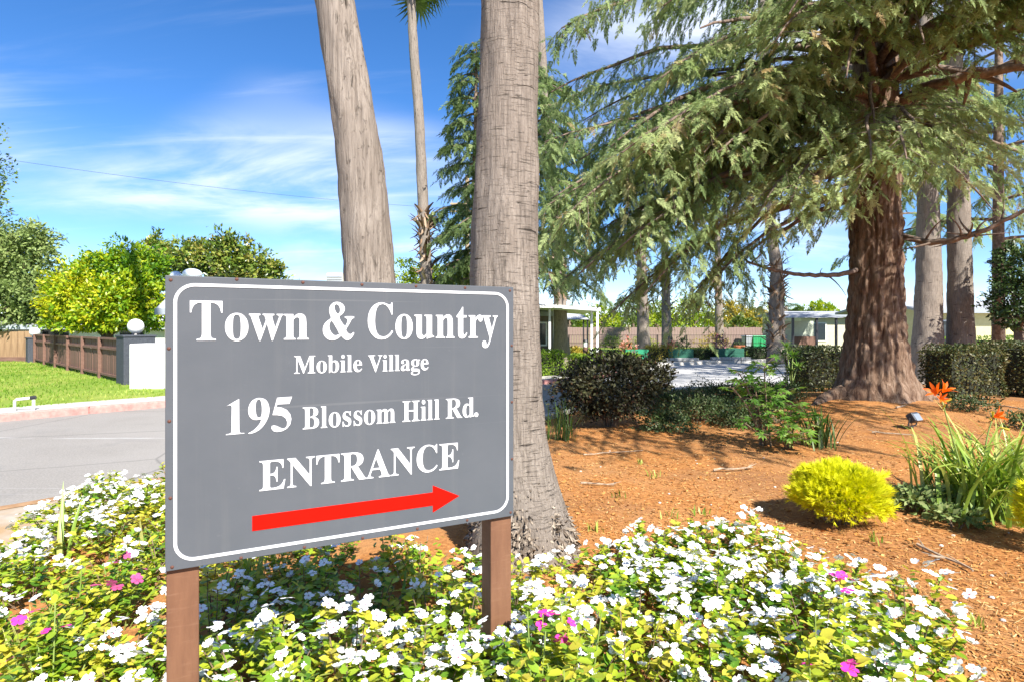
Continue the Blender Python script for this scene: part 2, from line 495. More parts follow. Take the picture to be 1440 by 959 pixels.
# grass blades on the near part of the far lawn
m_grass = leafmat("grass_blades", [(.10, .21, .015), (.19, .31, .03), (.40, .44, .10)], .35, .6)
n = 26000
gxs = rng.uniform(-26, -2, n); gys = rng.uniform(9, 27, n)
lawn_poly = [tuple(q) for q in offset(far, .9)] + [(60, 60), (-60, 60)]
ok = inside(gxs, gys, lawn_poly) & (gys < 27 - 0 * gxs); gxs, gys = gxs[ok], gys[ok]; n = len(gxs)
D = unit(np.column_stack([rng.normal(0, .35, n), rng.normal(0, .35, n), np.ones(n)]))
V, F, t = scatter([(-.016, 0, 0), (.016, 0, 0), (0, 1, .1)], [(0, 1, 2)], frames(D, rdirs(n)), np.column_stack([gxs, gys, np.zeros(n)]), 1.0, np.clip(.1 + .8 * vnoise(gxs * .45 + 40, gys * .8 + 40) + rng.normal(0, .18, n), 0, 1))
V = V.reshape(n, 3, 3); base = np.column_stack([gxs, gys, np.zeros(n)])[:, None]
V[:, :2] = (V[:, :2] - base) * 1.0 + base; V[:, 2] = base[:, 0] + (V[:, 2] - base[:, 0]) * rng.uniform(.04, .09, n)[:, None]
tag(mk("grass", V.reshape(-1, 3), F, m_grass, tint=t, kind='stuff'), "bright green mown grass of the lawn across the road", "grass")

# wood chips and fallen needles on the bed
m_chip = leafmat("chips", [(.19, .075, .02), (.38, .165, .045), (.52, .265, .085), (.64, .45, .21)], .0, .9, .1)
n = 60000
Yc = 1.6 + 10.5 * rng.random(n) ** 1.4; px = rng.uniform(640, 1520, n); Xc = (px - 720) / FPX * Yc
ok = inside(Xc, Yc, ISL); Xc, Yc = Xc[ok], Yc[ok]; n = len(Xc)
ang = rng.uniform(0, 6.283, n); D = np.column_stack([np.cos(ang), np.sin(ang), rng.normal(0, .18, n)])
U = unit(np.column_stack([rng.normal(0, .35, n), rng.normal(0, .35, n), np.ones(n)]))
ln = rng.uniform(.01, .04, n)
V, F, t = scatter([(-.11, 0, 0), (.11, .05, .02), (.09, 1, .0), (-.08, .9, .05)], [(0, 1, 2, 3)], frames(D, U), np.column_stack([Xc, Yc, gz(Xc, Yc) + .006]), ln, np.clip(rng.normal(.5, .25, n), 0, 1))
tag(mk("wood_chips", V, F, m_chip, tint=t, kind='stuff'), "orange brown bark chips and fallen needles covering the bed", "mulch")
n = 4200
Yc = 2.0 + 8.5 * rng.random(n) ** 1.3; px = rng.uniform(700, 1500, n); Xc = (px - 720) / FPX * Yc
ok = (vnoise(Xc * 1.6 + 20, Yc * 1.6 + 20) > .42) & inside(Xc, Yc, ISL); Xc, Yc = Xc[ok], Yc[ok]; n = len(Xc)
ang = rng.uniform(0, 6.283, n); D = np.column_stack([np.cos(ang), np.sin(ang), rng.normal(0, .25, n)])
U = unit(np.column_stack([rng.normal(0, .5, n), rng.normal(0, .5, n), np.ones(n)]))
V, F, t = scatter([(-.2, 0, 0), (.22, .05, .06), (.28, .7, .1), (-.05, 1, .02), (-.25, .6, 0)], [(0, 1, 2), (0, 2, 3), (0, 3, 4)], frames(D, U), np.column_stack([Xc, Yc, gz(Xc, Yc) + .008]), rng.uniform(.018, .05, n), .75 * rng.random(n) ** 1.5)
tag(mk("bark_pieces", V, F, m_chip, tint=t, kind='stuff'), "larger dark and pale bark pieces lying in patches on the mulch", "bark pieces")
n = 5000
Yc = 2.2 + 6.5 * rng.random(n) ** 1.3; px = rng.uniform(740, 1500, n); Xc = (px - 720) / FPX * Yc
ang = rng.uniform(0, 6.283, n); D = np.column_stack([np.cos(ang), np.sin(ang), rng.normal(0, .08, n)])
V, F, t = scatter([(-.014, 0, 0), (.014, 0, 0), (.011, 1, .02), (-.011, 1, .02)], [(0, 1, 2, 3)], frames(D, np.tile([0, 0, 1.0], (n, 1))), np.column_stack([Xc, Yc, gz(Xc, Yc) + .012]), rng.uniform(.04, .11, n), rng.uniform(.5, 1, n))
tag(mk("fallen_needles", V, F, m_chip, tint=t, kind='stuff'), "straw coloured dry needles strewn over the orange mulch", "needles")

# outlines of the bold serif letters, 1000 units per em: advance, contours
GLYPHS = {"T":[423,[[[92,0],[92,17],[109,18],[123,21],[134,25],[142,31],[148,39],[152,50],[155,64],[156,81],[156,433],[149,433],[124,431],[102,426],[82,416],[65,403],[51,387],[41,367],[33,344],[29,318],[11,318],[11,455],[410,455],[410,317],[394,317],[381,368],[357,404],[319,426],[269,433],[263,433],[263,81],[264,63],[267,49],[271,38],[276,30],[284,25],[296,21],[310,18],[328,17],[328,0]]]],"o":[336,[[[169,-10],[147,-9],[127,-5],[108,2],[90,11],[74,23],[60,37],[48,53],[38,70],[29,89],[24,110],[20,131],[19,154],[20,177],[24,199],[29,219],[38,239],[48,256],[60,272],[74,286],[90,297],[108,306],[127,313],[147,317],[168,318],[189,317],[209,313],[228,307],[245,298],[261,286],[275,273],[287,257],[298,240],[306,221],[312,200],[316,178],[317,154],[316,130],[312,108],[306,88],[298,69],[287,51],[275,36],[261,22],[245,11],[228,2],[210,-5],[190,-9]],[[169,11],[182,13],[193,18],[202,27],[209,39],[212,47],[214,56],[216,68],[217,81],[218,97],[219,114],[219,133],[220,154],[219,194],[217,227],[213,253],[208,271],[201,283],[192,292],[181,297],[169,299],[155,297],[144,292],[135,283],[128,271],[123,253],[120,227],[118,194],[117,154],[117,134],[118,114],[118,97],[120,82],[121,68],[123,56],[125,47],[128,39],[135,27],[144,18],[155,13]]]],"w":[435,[[[122,-10],[17,265],[14,271],[12,276],[9,281],[6,284],[3,288],[-1,290],[-6,292],[-11,293],[-11,310],[138,310],[138,293],[132,293],[127,292],[123,291],[120,289],[117,287],[116,284],[115,280],[114,276],[116,266],[120,253],[167,127],[211,235],[201,266],[198,274],[195,280],[193,285],[190,288],[186,291],[181,293],[175,294],[168,295],[168,310],[323,310],[323,293],[311,292],[302,288],[297,283],[296,276],[296,269],[298,262],[336,141],[382,256],[384,261],[386,266],[387,271],[387,275],[386,280],[385,283],[383,286],[380,289],[376,291],[370,292],[364,294],[356,295],[356,310],[445,310],[445,295],[439,294],[433,292],[428,289],[425,284],[422,279],[418,273],[415,266],[412,258],[304,-10],[289,-10],[223,197],[140,-10]]]],"n":[381,[[[18,0],[18,16],[27,17],[35,19],[41,22],[45,26],[48,31],[51,37],[52,46],[52,56],[52,253],[52,263],[51,271],[49,278],[46,284],[41,288],[36,291],[28,293],[19,294],[19,310],[148,310],[148,267],[168,290],[190,306],[215,315],[243,318],[281,312],[309,292],[325,258],[330,212],[330,56],[331,46],[332,38],[334,31],[337,26],[341,22],[347,19],[354,17],[363,16],[363,0],[202,0],[202,16],[207,16],[219,19],[228,26],[233,38],[235,56],[235,217],[235,230],[234,241],[232,250],[229,258],[225,264],[219,268],[212,270],[203,271],[188,269],[173,262],[160,251],[148,235],[148,56],[148,46],[149,38],[151,31],[154,26],[158,22],[164,19],[171,17],[180,16],[180,0]]]],"C":[468,[[[257,-11],[224,-9],[193,-3],[164,6],[137,20],[113,37],[91,56],[72,79],[56,104],[43,132],[34,162],[28,194],[26,228],[28,262],[34,294],[43,323],[56,351],[72,376],[92,399],[114,418],[139,435],[166,448],[195,458],[226,464],[259,465],[283,464],[309,459],[337,451],[367,440],[372,438],[377,436],[382,435],[388,435],[399,437],[408,443],[415,452],[419,465],[437,465],[437,308],[420,308],[407,338],[392,364],[375,387],[356,407],[335,423],[313,434],[290,441],[265,443],[212,430],[174,389],[151,321],[144,226],[152,138],[177,74],[219,36],[278,24],[298,25],[318,29],[338,35],[358,45],[377,56],[395,71],[412,87],[428,106],[447,89],[409,45],[365,14],[314,-5]]]],"u":[375,[[[131,-10],[109,-8],[91,-3],[77,5],[65,17],[57,32],[51,51],[47,72],[46,97],[46,248],[45,259],[44,268],[42,276],[39,282],[35,287],[29,291],[21,293],[11,294],[11,310],[142,310],[142,74],[142,66],[144,58],[147,52],[151,46],[156,41],[162,38],[169,36],[177,36],[191,37],[205,43],[217,53],[228,66],[228,248],[228,260],[226,269],[224,277],[221,283],[216,288],[209,291],[200,293],[189,294],[189,310],[324,310],[324,70],[324,59],[326,51],[328,44],[331,39],[336,35],[342,33],[350,31],[360,30],[360,13],[331,11],[300,7],[265,0],[228,-10],[228,40],[219,29],[209,19],[198,11],[186,3],[173,-3],[160,-7],[145,-9]]]],"t":[229,[[[124,-9],[105,-8],[89,-4],[76,2],[66,10],[58,22],[53,36],[49,52],[48,71],[48,279],[20,279],[20,300],[39,318],[57,336],[73,353],[88,369],[101,384],[112,398],[121,412],[129,424],[144,424],[144,310],[208,310],[208,279],[144,279],[144,82],[145,72],[146,64],[147,57],[149,51],[152,46],[157,43],[162,41],[168,40],[179,42],[189,49],[198,60],[206,75],[222,66],[205,33],[182,9],[155,-5]]]],"r":[288,[[[18,0],[18,16],[27,17],[35,19],[41,22],[45,26],[48,30],[51,37],[52,46],[52,56],[52,252],[52,263],[51,273],[49,280],[46,285],[42,289],[37,291],[29,293],[20,293],[21,310],[146,310],[146,252],[155,267],[165,280],[176,292],[187,301],[199,309],[210,314],[222,317],[233,318],[246,317],[258,315],[267,310],[275,304],[282,296],[286,287],[289,277],[289,266],[289,257],[287,248],[283,241],[278,234],[272,229],[265,225],[257,223],[248,222],[240,223],[233,224],[227,227],[222,231],[218,235],[214,240],[210,245],[207,250],[203,254],[199,257],[194,259],[189,260],[182,259],[175,255],[168,250],[162,241],[156,231],[152,220],[150,207],[149,192],[149,56],[150,45],[152,37],[155,30],[159,25],[165,22],[173,19],[184,17],[197,16],[197,0]]]],"y":[300,[[[52,-140],[40,-139],[29,-137],[19,-132],[10,-125],[3,-117],[-3,-107],[-6,-96],[-7,-84],[-6,-75],[-4,-67],[0,-60],[5,-53],[11,-47],[18,-43],[26,-40],[36,-40],[44,-40],[51,-42],[58,-45],[64,-49],[69,-55],[72,-61],[74,-68],[75,-76],[74,-81],[74,-87],[75,-92],[77,-96],[81,-98],[86,-99],[92,-97],[99,-92],[106,-85],[114,-74],[118,-67],[122,-60],[126,-52],[129,-44],[132,-36],[135,-26],[138,-16],[140,-5],[36,251],[33,258],[30,264],[27,270],[25,275],[15,287],[12,290],[8,292],[3,293],[-3,293],[-5,293],[-5,310],[162,310],[162,293],[153,293],[146,292],[140,291],[136,289],[132,287],[130,284],[129,280],[128,275],[130,267],[133,257],[185,119],[230,241],[236,260],[238,274],[237,279],[236,284],[233,287],[229,289],[225,291],[219,292],[211,293],[203,293],[203,310],[300,310],[300,293],[293,293],[287,290],[282,286],[277,281],[273,274],[268,265],[264,254],[259,242],[162,-24],[154,-46],[145,-65],[137,-82],[129,-96],[121,-107],[113,-117],[104,-125],[95,-131],[86,-135],[76,-138],[64,-140]]]],"M":[634,[[[14,0],[14,17],[30,19],[43,22],[53,26],[61,32],[67,39],[72,50],[74,63],[75,79],[75,382],[75,393],[74,402],[73,409],[71,416],[68,421],[64,426],[59,429],[53,432],[45,434],[37,436],[26,438],[15,439],[15,455],[185,455],[317,142],[449,455],[617,455],[617,439],[602,437],[590,433],[580,429],[573,423],[567,416],[563,405],[561,393],[560,378],[560,85],[560,72],[561,61],[563,51],[565,43],[568,36],[571,31],[576,26],[582,23],[588,21],[596,19],[606,18],[617,17],[617,0],[396,0],[396,17],[407,19],[417,20],[425,22],[433,25],[438,28],[443,32],[447,38],[450,44],[452,52],[453,61],[454,71],[455,83],[455,399],[288,0],[270,0],[105,389],[105,80],[106,62],[109,48],[113,37],[120,30],[128,24],[139,20],[153,18],[169,17],[169,0]]]],"b":[360,[[[43,-11],[43,388],[43,403],[41,414],[39,423],[37,428],[32,432],[26,436],[18,438],[8,439],[8,455],[138,455],[138,279],[156,296],[175,308],[197,316],[221,318],[238,317],[254,313],[270,307],[284,299],[297,288],[308,276],[318,261],[326,245],[333,227],[338,208],[341,188],[342,166],[341,141],[337,118],[331,96],[323,75],[312,56],[300,40],[286,25],[270,13],[252,3],[233,-4],[213,-9],[192,-10],[170,-8],[148,-1],[126,11],[105,28],[53,-11]],[[183,14],[199,16],[213,23],[224,34],[232,49],[238,70],[242,95],[244,125],[245,160],[244,189],[242,213],[237,234],[231,251],[223,264],[212,273],[199,278],[184,280],[176,279],[169,277],[162,274],[155,270],[149,264],[144,257],[141,250],[138,242],[138,69],[141,45],[149,28],[163,18]]]],"i":[198,[[[101,362],[90,363],[81,366],[72,370],[65,376],[58,384],[54,393],[51,402],[50,412],[51,423],[54,432],[58,441],[65,449],[72,455],[81,460],[90,462],[101,463],[111,462],[120,460],[129,455],[137,449],[143,441],[147,432],[150,423],[151,412],[150,402],[147,393],[143,384],[136,376],[129,370],[120,366],[111,363]],[[18,0],[18,16],[27,17],[35,19],[41,22],[45,26],[48,30],[51,37],[52,46],[52,56],[52,252],[52,263],[51,272],[49,280],[47,285],[43,288],[37,291],[30,293],[20,293],[21,310],[148,310],[148,56],[149,46],[150,38],[152,31],[154,26],[158,22],[164,19],[171,17],[180,16],[180,0]]]],"l":[199,[[[18,0],[18,16],[27,17],[35,19],[41,22],[45,26],[48,30],[51,37],[52,46],[52,56],[52,398],[52,408],[51,417],[49,424],[47,429],[43,433],[38,436],[30,438],[20,439],[20,455],[148,455],[148,56],[149,46],[150,38],[152,31],[154,26],[158,22],[164,19],[171,17],[180,16],[180,0]]]],"e":[301,[[[154,-10],[135,-9],[117,-5],[100,1],[85,10],[70,22],[58,35],[46,51],[37,69],[29,88],[24,109],[21,132],[19,157],[21,180],[24,201],[30,222],[38,240],[47,258],[59,273],[72,286],[87,298],[103,307],[120,313],[138,317],[157,318],[185,316],[209,309],[230,297],[249,280],[264,259],[274,234],[281,206],[283,173],[283,166],[117,166],[123,112],[138,73],[164,50],[199,42],[219,45],[237,53],[254,67],[270,86],[285,73],[258,36],[228,11],[193,-5]],[[116,192],[201,192],[201,215],[201,235],[199,252],[197,266],[193,277],[188,286],[181,292],[172,296],[161,297],[141,291],[127,274],[119,244],[116,203]]]],"V":[428,[[[212,-13],[44,381],[39,392],[33,403],[28,412],[22,420],[16,427],[8,432],[-2,436],[-14,439],[-14,455],[211,455],[211,439],[197,438],[184,437],[174,435],[166,432],[160,428],[156,423],[153,417],[152,410],[153,404],[155,397],[157,388],[161,378],[259,143],[348,377],[351,386],[353,394],[354,402],[355,409],[354,417],[351,423],[347,428],[342,432],[334,435],[324,437],[313,438],[299,439],[299,455],[442,455],[442,439],[432,438],[423,436],[415,432],[408,427],[402,421],[395,411],[389,398],[382,383],[230,-13]]]],"a":[344,[[[255,-10],[232,-7],[216,1],[205,15],[200,35],[176,16],[151,2],[124,-6],[95,-9],[79,-7],[64,-4],[51,3],[40,11],[31,22],[25,34],[21,48],[20,63],[23,84],[31,104],[45,121],[63,136],[88,150],[119,164],[156,177],[199,190],[199,241],[198,254],[196,266],[192,275],[187,282],[180,288],[171,292],[160,295],[148,296],[129,294],[115,290],[107,283],[104,274],[105,271],[106,268],[109,263],[113,257],[118,250],[121,243],[122,237],[123,231],[122,222],[120,215],[116,208],[110,202],[103,197],[95,194],[87,191],[77,191],[67,192],[59,194],[51,198],[45,203],[40,210],[36,218],[34,227],[33,236],[34,248],[37,259],[42,269],[49,278],[58,287],[69,295],[81,302],[95,308],[110,312],[126,316],[143,318],[162,318],[195,317],[223,312],[246,304],[263,292],[276,277],[285,259],[291,236],[293,210],[293,62],[293,54],[293,48],[294,43],[295,40],[296,37],[298,36],[301,35],[304,34],[308,35],[312,36],[316,38],[320,42],[329,28],[312,11],[294,-1],[275,-8]],[[151,34],[156,34],[162,35],[167,38],[174,41],[181,45],[187,50],[193,56],[199,63],[199,169],[164,157],[138,139],[123,114],[118,84],[120,62],[126,46],[137,37]]]],"g":[327,[[[146,-140],[115,-139],[89,-136],[66,-130],[48,-122],[33,-111],[22,-100],[16,-88],[14,-75],[18,-59],[28,-46],[45,-35],[69,-26],[49,-14],[35,-1],[26,14],[24,30],[25,42],[28,54],[34,64],[42,74],[53,83],[67,92],[83,101],[102,110],[67,128],[42,150],[27,179],[22,212],[23,228],[27,242],[32,255],[40,268],[49,279],[60,289],[73,298],[88,305],[103,311],[120,315],[138,317],[157,318],[177,317],[196,315],[215,310],[233,304],[317,304],[317,268],[268,268],[278,253],[286,237],[290,221],[291,203],[291,189],[288,176],[283,163],[276,151],[268,140],[258,131],[246,123],[234,116],[220,110],[205,106],[189,104],[172,103],[157,103],[142,104],[133,103],[126,102],[119,99],[112,94],[107,89],[104,84],[101,78],[101,71],[103,61],[111,55],[123,50],[141,49],[175,49],[200,48],[223,47],[242,44],[259,40],[273,35],[285,29],[295,22],[303,13],[308,3],[312,-9],[315,-22],[316,-37],[313,-60],[305,-80],[291,-98],[272,-113],[248,-125],[219,-133],[185,-139]],[[157,124],[168,126],[178,130],[185,136],[190,146],[194,158],[197,173],[199,190],[199,211],[199,232],[197,249],[194,264],[190,276],[185,285],[178,292],[168,296],[157,297],[146,296],[137,292],[130,285],[124,276],[120,264],[117,249],[115,232],[114,211],[115,190],[117,173],[120,158],[124,146],[130,136],[137,130],[146,126]],[[161,-116],[205,-113],[238,-104],[257,-88],[263,-66],[262,-58],[260,-51],[255,-45],[249,-41],[241,-38],[231,-36],[219,-35],[205,-34],[97,-34],[86,-42],[79,-52],[75,-62],[73,-73],[75,-81],[79,-89],[85,-97],[95,-103],[107,-109],[122,-113],[140,-115]]]],"B":[443,[[[16,0],[16,17],[32,19],[45,22],[55,26],[62,32],[68,40],[72,51],[74,65],[75,82],[75,369],[74,382],[73,394],[72,404],[69,412],[66,419],[62,425],[57,429],[51,433],[44,435],[36,437],[26,438],[15,439],[15,455],[220,455],[297,449],[352,429],[385,396],[396,351],[389,313],[369,283],[335,261],[287,247],[344,231],[385,206],[410,173],[418,132],[415,102],[407,76],[392,54],[371,35],[345,19],[314,9],[278,2],[238,0]],[[182,252],[188,252],[213,253],[234,257],[251,263],[263,272],[273,285],[279,301],[283,321],[285,345],[284,367],[281,385],[276,400],[269,412],[260,422],[248,428],[234,433],[216,434],[206,433],[198,432],[192,429],[188,425],[185,419],[183,412],[182,402],[182,391]],[[222,24],[242,26],[259,30],[273,38],[283,49],[291,63],[296,81],[300,103],[301,128],[299,154],[295,176],[287,194],[277,208],[263,218],[245,225],[223,230],[197,231],[182,231],[182,65],[183,55],[184,46],[187,39],[190,33],[195,29],[202,26],[211,25]]]],"s":[288,[[[151,-10],[137,-9],[122,-6],[105,-1],[87,6],[84,7],[80,8],[77,9],[73,9],[66,8],[60,4],[55,-1],[51,-9],[36,-9],[36,105],[53,105],[59,85],[66,68],[75,52],[87,39],[99,28],[112,21],[126,16],[140,15],[152,16],[162,18],[171,21],[179,27],[185,33],[189,40],[191,49],[192,58],[190,72],[183,84],[172,95],[156,105],[107,130],[90,139],[76,148],[64,158],[54,169],[47,181],[41,193],[38,206],[37,220],[39,241],[44,259],[53,276],[65,291],[80,303],[98,312],[118,317],[141,319],[147,319],[153,318],[159,317],[166,316],[173,314],[181,312],[190,310],[199,308],[206,306],[213,305],[218,306],[223,308],[227,313],[230,319],[244,319],[244,222],[228,222],[222,239],[215,254],[206,266],[196,277],[186,285],[174,291],[162,295],[149,296],[139,296],[130,294],[123,290],[116,286],[111,280],[108,274],[105,267],[105,259],[105,252],[107,244],[111,238],[115,232],[121,227],[128,222],[137,217],[146,212],[191,189],[207,181],[221,172],[232,162],[241,151],[248,140],[253,127],[256,112],[257,95],[255,72],[250,51],[241,33],[228,18],[212,6],[194,-3],[174,-8]]]],"m":[554,[[[18,0],[18,16],[27,17],[35,19],[41,22],[45,26],[48,31],[51,37],[52,46],[52,56],[52,253],[52,263],[51,271],[49,278],[46,284],[41,288],[36,291],[28,293],[19,294],[19,310],[146,310],[146,265],[166,288],[188,305],[212,315],[237,318],[268,315],[292,304],[310,286],[320,261],[341,286],[364,304],[390,315],[418,318],[455,312],[482,292],[498,258],[504,212],[504,56],[504,46],[505,38],[507,31],[510,26],[514,22],[520,19],[527,17],[536,16],[536,0],[377,0],[377,16],[386,17],[393,19],[399,22],[403,26],[406,32],[408,38],[409,46],[410,56],[410,217],[409,230],[408,241],[406,250],[404,258],[400,264],[394,268],[387,270],[377,271],[363,269],[349,263],[337,252],[324,237],[324,56],[325,46],[326,38],[328,32],[331,26],[335,22],[340,19],[347,17],[356,16],[356,0],[199,0],[199,16],[208,17],[215,19],[221,22],[225,26],[228,32],[230,38],[231,46],[232,56],[232,217],[231,230],[230,241],[228,250],[226,258],[222,264],[216,268],[209,270],[199,271],[184,269],[170,262],[158,251],[146,235],[146,56],[147,46],[148,38],[150,32],[152,27],[156,22],[162,19],[169,17],[177,16],[177,0]]]],"H":[523,[[[15,0],[15,17],[31,19],[45,22],[55,26],[62,32],[68,39],[72,50],[74,64],[75,81],[75,379],[74,394],[71,406],[68,416],[62,424],[55,429],[44,434],[32,437],[16,439],[16,455],[242,455],[242,439],[230,437],[220,436],[211,434],[204,432],[198,429],[193,425],[190,421],[187,415],[185,408],[183,400],[182,390],[182,379],[182,251],[342,251],[342,379],[342,390],[341,400],[339,408],[337,415],[335,421],[331,425],[326,429],[320,432],[313,434],[304,436],[294,437],[282,439],[282,455],[507,455],[507,439],[491,437],[478,434],[468,429],[461,424],[456,417],[452,407],[450,394],[449,379],[449,81],[450,65],[452,52],[456,41],[461,33],[468,27],[478,22],[491,19],[507,17],[507,0],[282,0],[282,17],[298,19],[311,21],[321,25],[329,31],[335,38],[339,49],[341,63],[342,81],[342,221],[182,221],[182,81],[183,64],[185,50],[189,39],[194,32],[202,26],[212,22],[225,19],[242,17],[242,0]]]],"R":[473,[[[15,0],[15,17],[31,19],[45,22],[55,26],[62,32],[68,39],[72,50],[74,64],[75,81],[75,379],[74,394],[71,406],[68,416],[62,424],[55,429],[44,434],[32,437],[16,439],[16,455],[217,455],[264,453],[305,448],[339,439],[367,426],[389,409],[405,388],[414,363],[417,334],[411,296],[392,265],[360,241],[315,224],[432,50],[437,43],[443,36],[448,30],[452,26],[457,22],[463,19],[470,18],[478,17],[480,17],[480,0],[338,0],[201,212],[182,212],[182,81],[183,64],[185,50],[189,39],[194,32],[202,26],[212,22],[225,19],[242,17],[242,0]],[[182,234],[203,234],[228,235],[249,240],[266,248],[280,258],[290,272],[298,290],[302,311],[304,336],[299,378],[284,407],[259,425],[224,431],[212,431],[202,429],[195,426],[190,422],[186,417],[184,409],[182,398],[182,385]]]],"d":[370,[[[140,-10],[123,-9],[107,-5],[92,1],[78,10],[65,22],[53,35],[43,50],[35,66],[28,85],[23,104],[20,125],[19,147],[21,172],[24,196],[29,217],[36,237],[45,256],[55,272],[68,286],[81,297],[96,306],[112,313],[128,317],[146,318],[168,316],[189,309],[207,297],[223,280],[223,401],[222,411],[220,419],[217,425],[212,430],[206,434],[198,437],[188,438],[176,439],[176,455],[319,455],[319,75],[319,64],[320,54],[322,46],[325,41],[329,36],[335,32],[343,30],[353,28],[353,11],[325,9],[294,6],[260,-1],[223,-10],[223,39],[207,18],[188,2],[166,-7]],[[171,28],[179,29],[187,31],[194,36],[202,41],[209,48],[215,56],[219,66],[223,76],[223,242],[221,250],[217,257],[213,264],[206,270],[199,274],[191,278],[183,280],[174,281],[159,279],[147,273],[138,263],[130,250],[125,232],[121,210],[118,184],[118,153],[118,124],[120,98],[124,76],[130,58],[137,45],[146,36],[158,30]]]],"E":[442,[[[14,0],[14,17],[30,18],[44,20],[55,24],[62,30],[68,37],[72,48],[74,62],[75,78],[75,369],[74,389],[72,405],[68,417],[62,425],[54,431],[44,435],[31,438],[16,439],[16,455],[399,455],[399,320],[383,320],[378,349],[369,373],[356,392],[340,406],[320,417],[295,424],[266,429],[232,430],[222,430],[213,430],[206,429],[200,428],[195,427],[191,424],[188,421],[186,417],[185,412],[184,405],[183,397],[183,388],[183,246],[193,246],[214,247],[232,252],[247,259],[259,269],[269,282],[277,300],[283,321],[288,345],[304,345],[304,118],[287,118],[285,137],[282,154],[278,169],[273,181],[267,192],[259,201],[251,208],[241,213],[229,217],[216,220],[202,222],[185,222],[183,222],[183,67],[183,56],[185,47],[188,40],[192,35],[198,32],[206,29],[217,28],[230,28],[254,28],[276,30],[295,34],[313,39],[330,45],[345,53],[358,63],[371,75],[382,89],[393,105],[402,123],[411,143],[430,143],[402,0]]]],"N":[493,[[[403,-11],[107,350],[107,79],[108,62],[110,49],[113,38],[119,31],[126,26],[136,21],[150,19],[167,17],[167,0],[18,0],[18,17],[29,18],[39,19],[47,21],[54,23],[60,26],[65,30],[68,35],[71,41],[73,49],[75,57],[76,67],[76,79],[76,388],[61,407],[49,421],[41,429],[36,433],[33,435],[28,436],[24,437],[18,439],[18,455],[156,455],[391,169],[391,377],[391,389],[390,399],[388,407],[386,414],[383,420],[379,425],[375,429],[369,431],[362,434],[353,436],[343,437],[331,439],[331,455],[480,455],[480,439],[464,437],[450,434],[440,430],[433,425],[428,417],[425,407],[422,393],[422,377],[422,-11]]]],"A":[437,[[[-9,0],[-9,18],[1,19],[9,21],[17,25],[24,30],[30,38],[36,47],[43,60],[49,75],[206,466],[224,465],[384,87],[392,70],[399,55],[405,44],[411,34],[417,27],[425,22],[433,19],[443,18],[443,0],[229,0],[229,18],[253,20],[270,25],[280,34],[283,46],[283,51],[281,59],[277,69],[273,81],[253,132],[103,132],[79,71],[76,59],[75,48],[78,35],[87,26],[102,20],[124,18],[128,18],[128,0]],[[113,161],[242,161],[177,319]]]]}

# ================================================================== THE SIGN
SA = np.array([-1.056, 1.84]); SB = np.array([.006, 2.39])       # left and right edge of the board on the ground plan
SU = (SB - SA) / np.linalg.norm(SB - SA); SN = np.array([SU[1], -SU[0]])  # along the board / out of its front
SW = float(np.linalg.norm(SB - SA)); SZ0, SZ1 = .756, 1.657
s_ang = math.atan2(SU[1], SU[0])
def suv(px, py):
    """pixel -> (along, up) on the board's front plane"""
    dx, dz = (px - 720) / FPX, -(py - HOR) / FPX
    Mx = np.array([[dx, -SU[0]], [1.0, -SU[1]]])
    t, u = np.linalg.solve(Mx, SA)
    return np.array([u, EYE + dz * t - SZ0])
m_panel, nt_, b_ = base_mat("grey_sign_paint")
n1 = add_noise(nt_, 2.0, (1, 1, 1.4), 7, .65); n2 = add_noise(nt_, 30, (1, 1, 1), 5, .7); n3 = add_noise(nt_, 3, (.12, .12, 16), 3, .6)
c_ = ramp(nt_, n1, [(.3, (.076, .085, .096)), (.7, (.094, .102, .113))])
c_ = mixcol(nt_, ramp(nt_, n2, [(.62, (0, 0, 0)), (.8, (.35, .35, .35))]), c_, (.155, .16, .165))
c_ = mixcol(nt_, ramp(nt_, n3, [(.66, (0, 0, 0)), (.7, (.3, .3, .3))]), c_, (.15, .155, .16))
n6 = add_noise(nt_, 2.2, (9, 9, .35), 5, .65)
c_ = mixcol(nt_, ramp(nt_, n6, [(.54, (0, 0, 0)), (.75, (.2, .2, .2))]), c_, (.15, .15, .145))
lk(nt_, c_, b_.inputs['Base Color']); b_.inputs['Roughness'].default_value = .5; b_.inputs['Specular IOR Level'].default_value = .15
bump(nt_, b_, n2, .06, .002)
m_letter = plain("white_vinyl", (.62, .63, .64), .55, 0, .04, .1)
m_arrow = plain("red_vinyl", (.60, .006, .002), .6, 0, .08, .05)
m_screw = pm("rusty_screw", (.05, .025, .018), (.16, .06, .04), 200, rough=.6, bmp=0)
m_post, nt_, b_ = base_mat("brown_post_paint")
n1 = add_noise(nt_, 14, (1, 1, .18), 7, .65); n2 = add_noise(nt_, 40, (.3, .3, 2.2), 4, .6)
c_ = ramp(nt_, n1, [(.3, (.115, .048, .022)), (.7, (.195, .090, .044))])
c_ = mixcol(nt_, ramp(nt_, n2, [(.55, (0, 0, 0)), (.75, (.4, .4, .4))]), c_, (.23, .12, .068))
lk(nt_, c_, b_.inputs['Base Color']); b_.inputs['Roughness'].default_value = .75; bump(nt_, b_, n1, .5, .006)

sign = thing("entrance_sign", "large grey entrance sign board with white lettering and red arrow on brown posts", "sign", (SA[0], SA[1], 0), s_ang)
# local axes: x along the board, -y out of the front, z up
pb = MB().box((SW / 2, .009, (SZ0 + SZ1) / 2), (SW, .018, SZ1 - SZ0)).build("board", m_panel, sign, bevel=.002)
for x in (.047, SW - .045):
    b0 = bmesh.new(); bmesh.ops.create_grid(b0, x_segments=1, y_segments=1, size=.5); b0.free()
    V, F = [], []
    zs = np.linspace(-.35, SZ0 + .35, 14)
    po = MB()
    po.box((x, .0185 + .045, (SZ0 + .6 - .35) / 2), (.09, .09, SZ0 + .6 + .35))
    po.build("post", m_post, sign, bevel=.004)

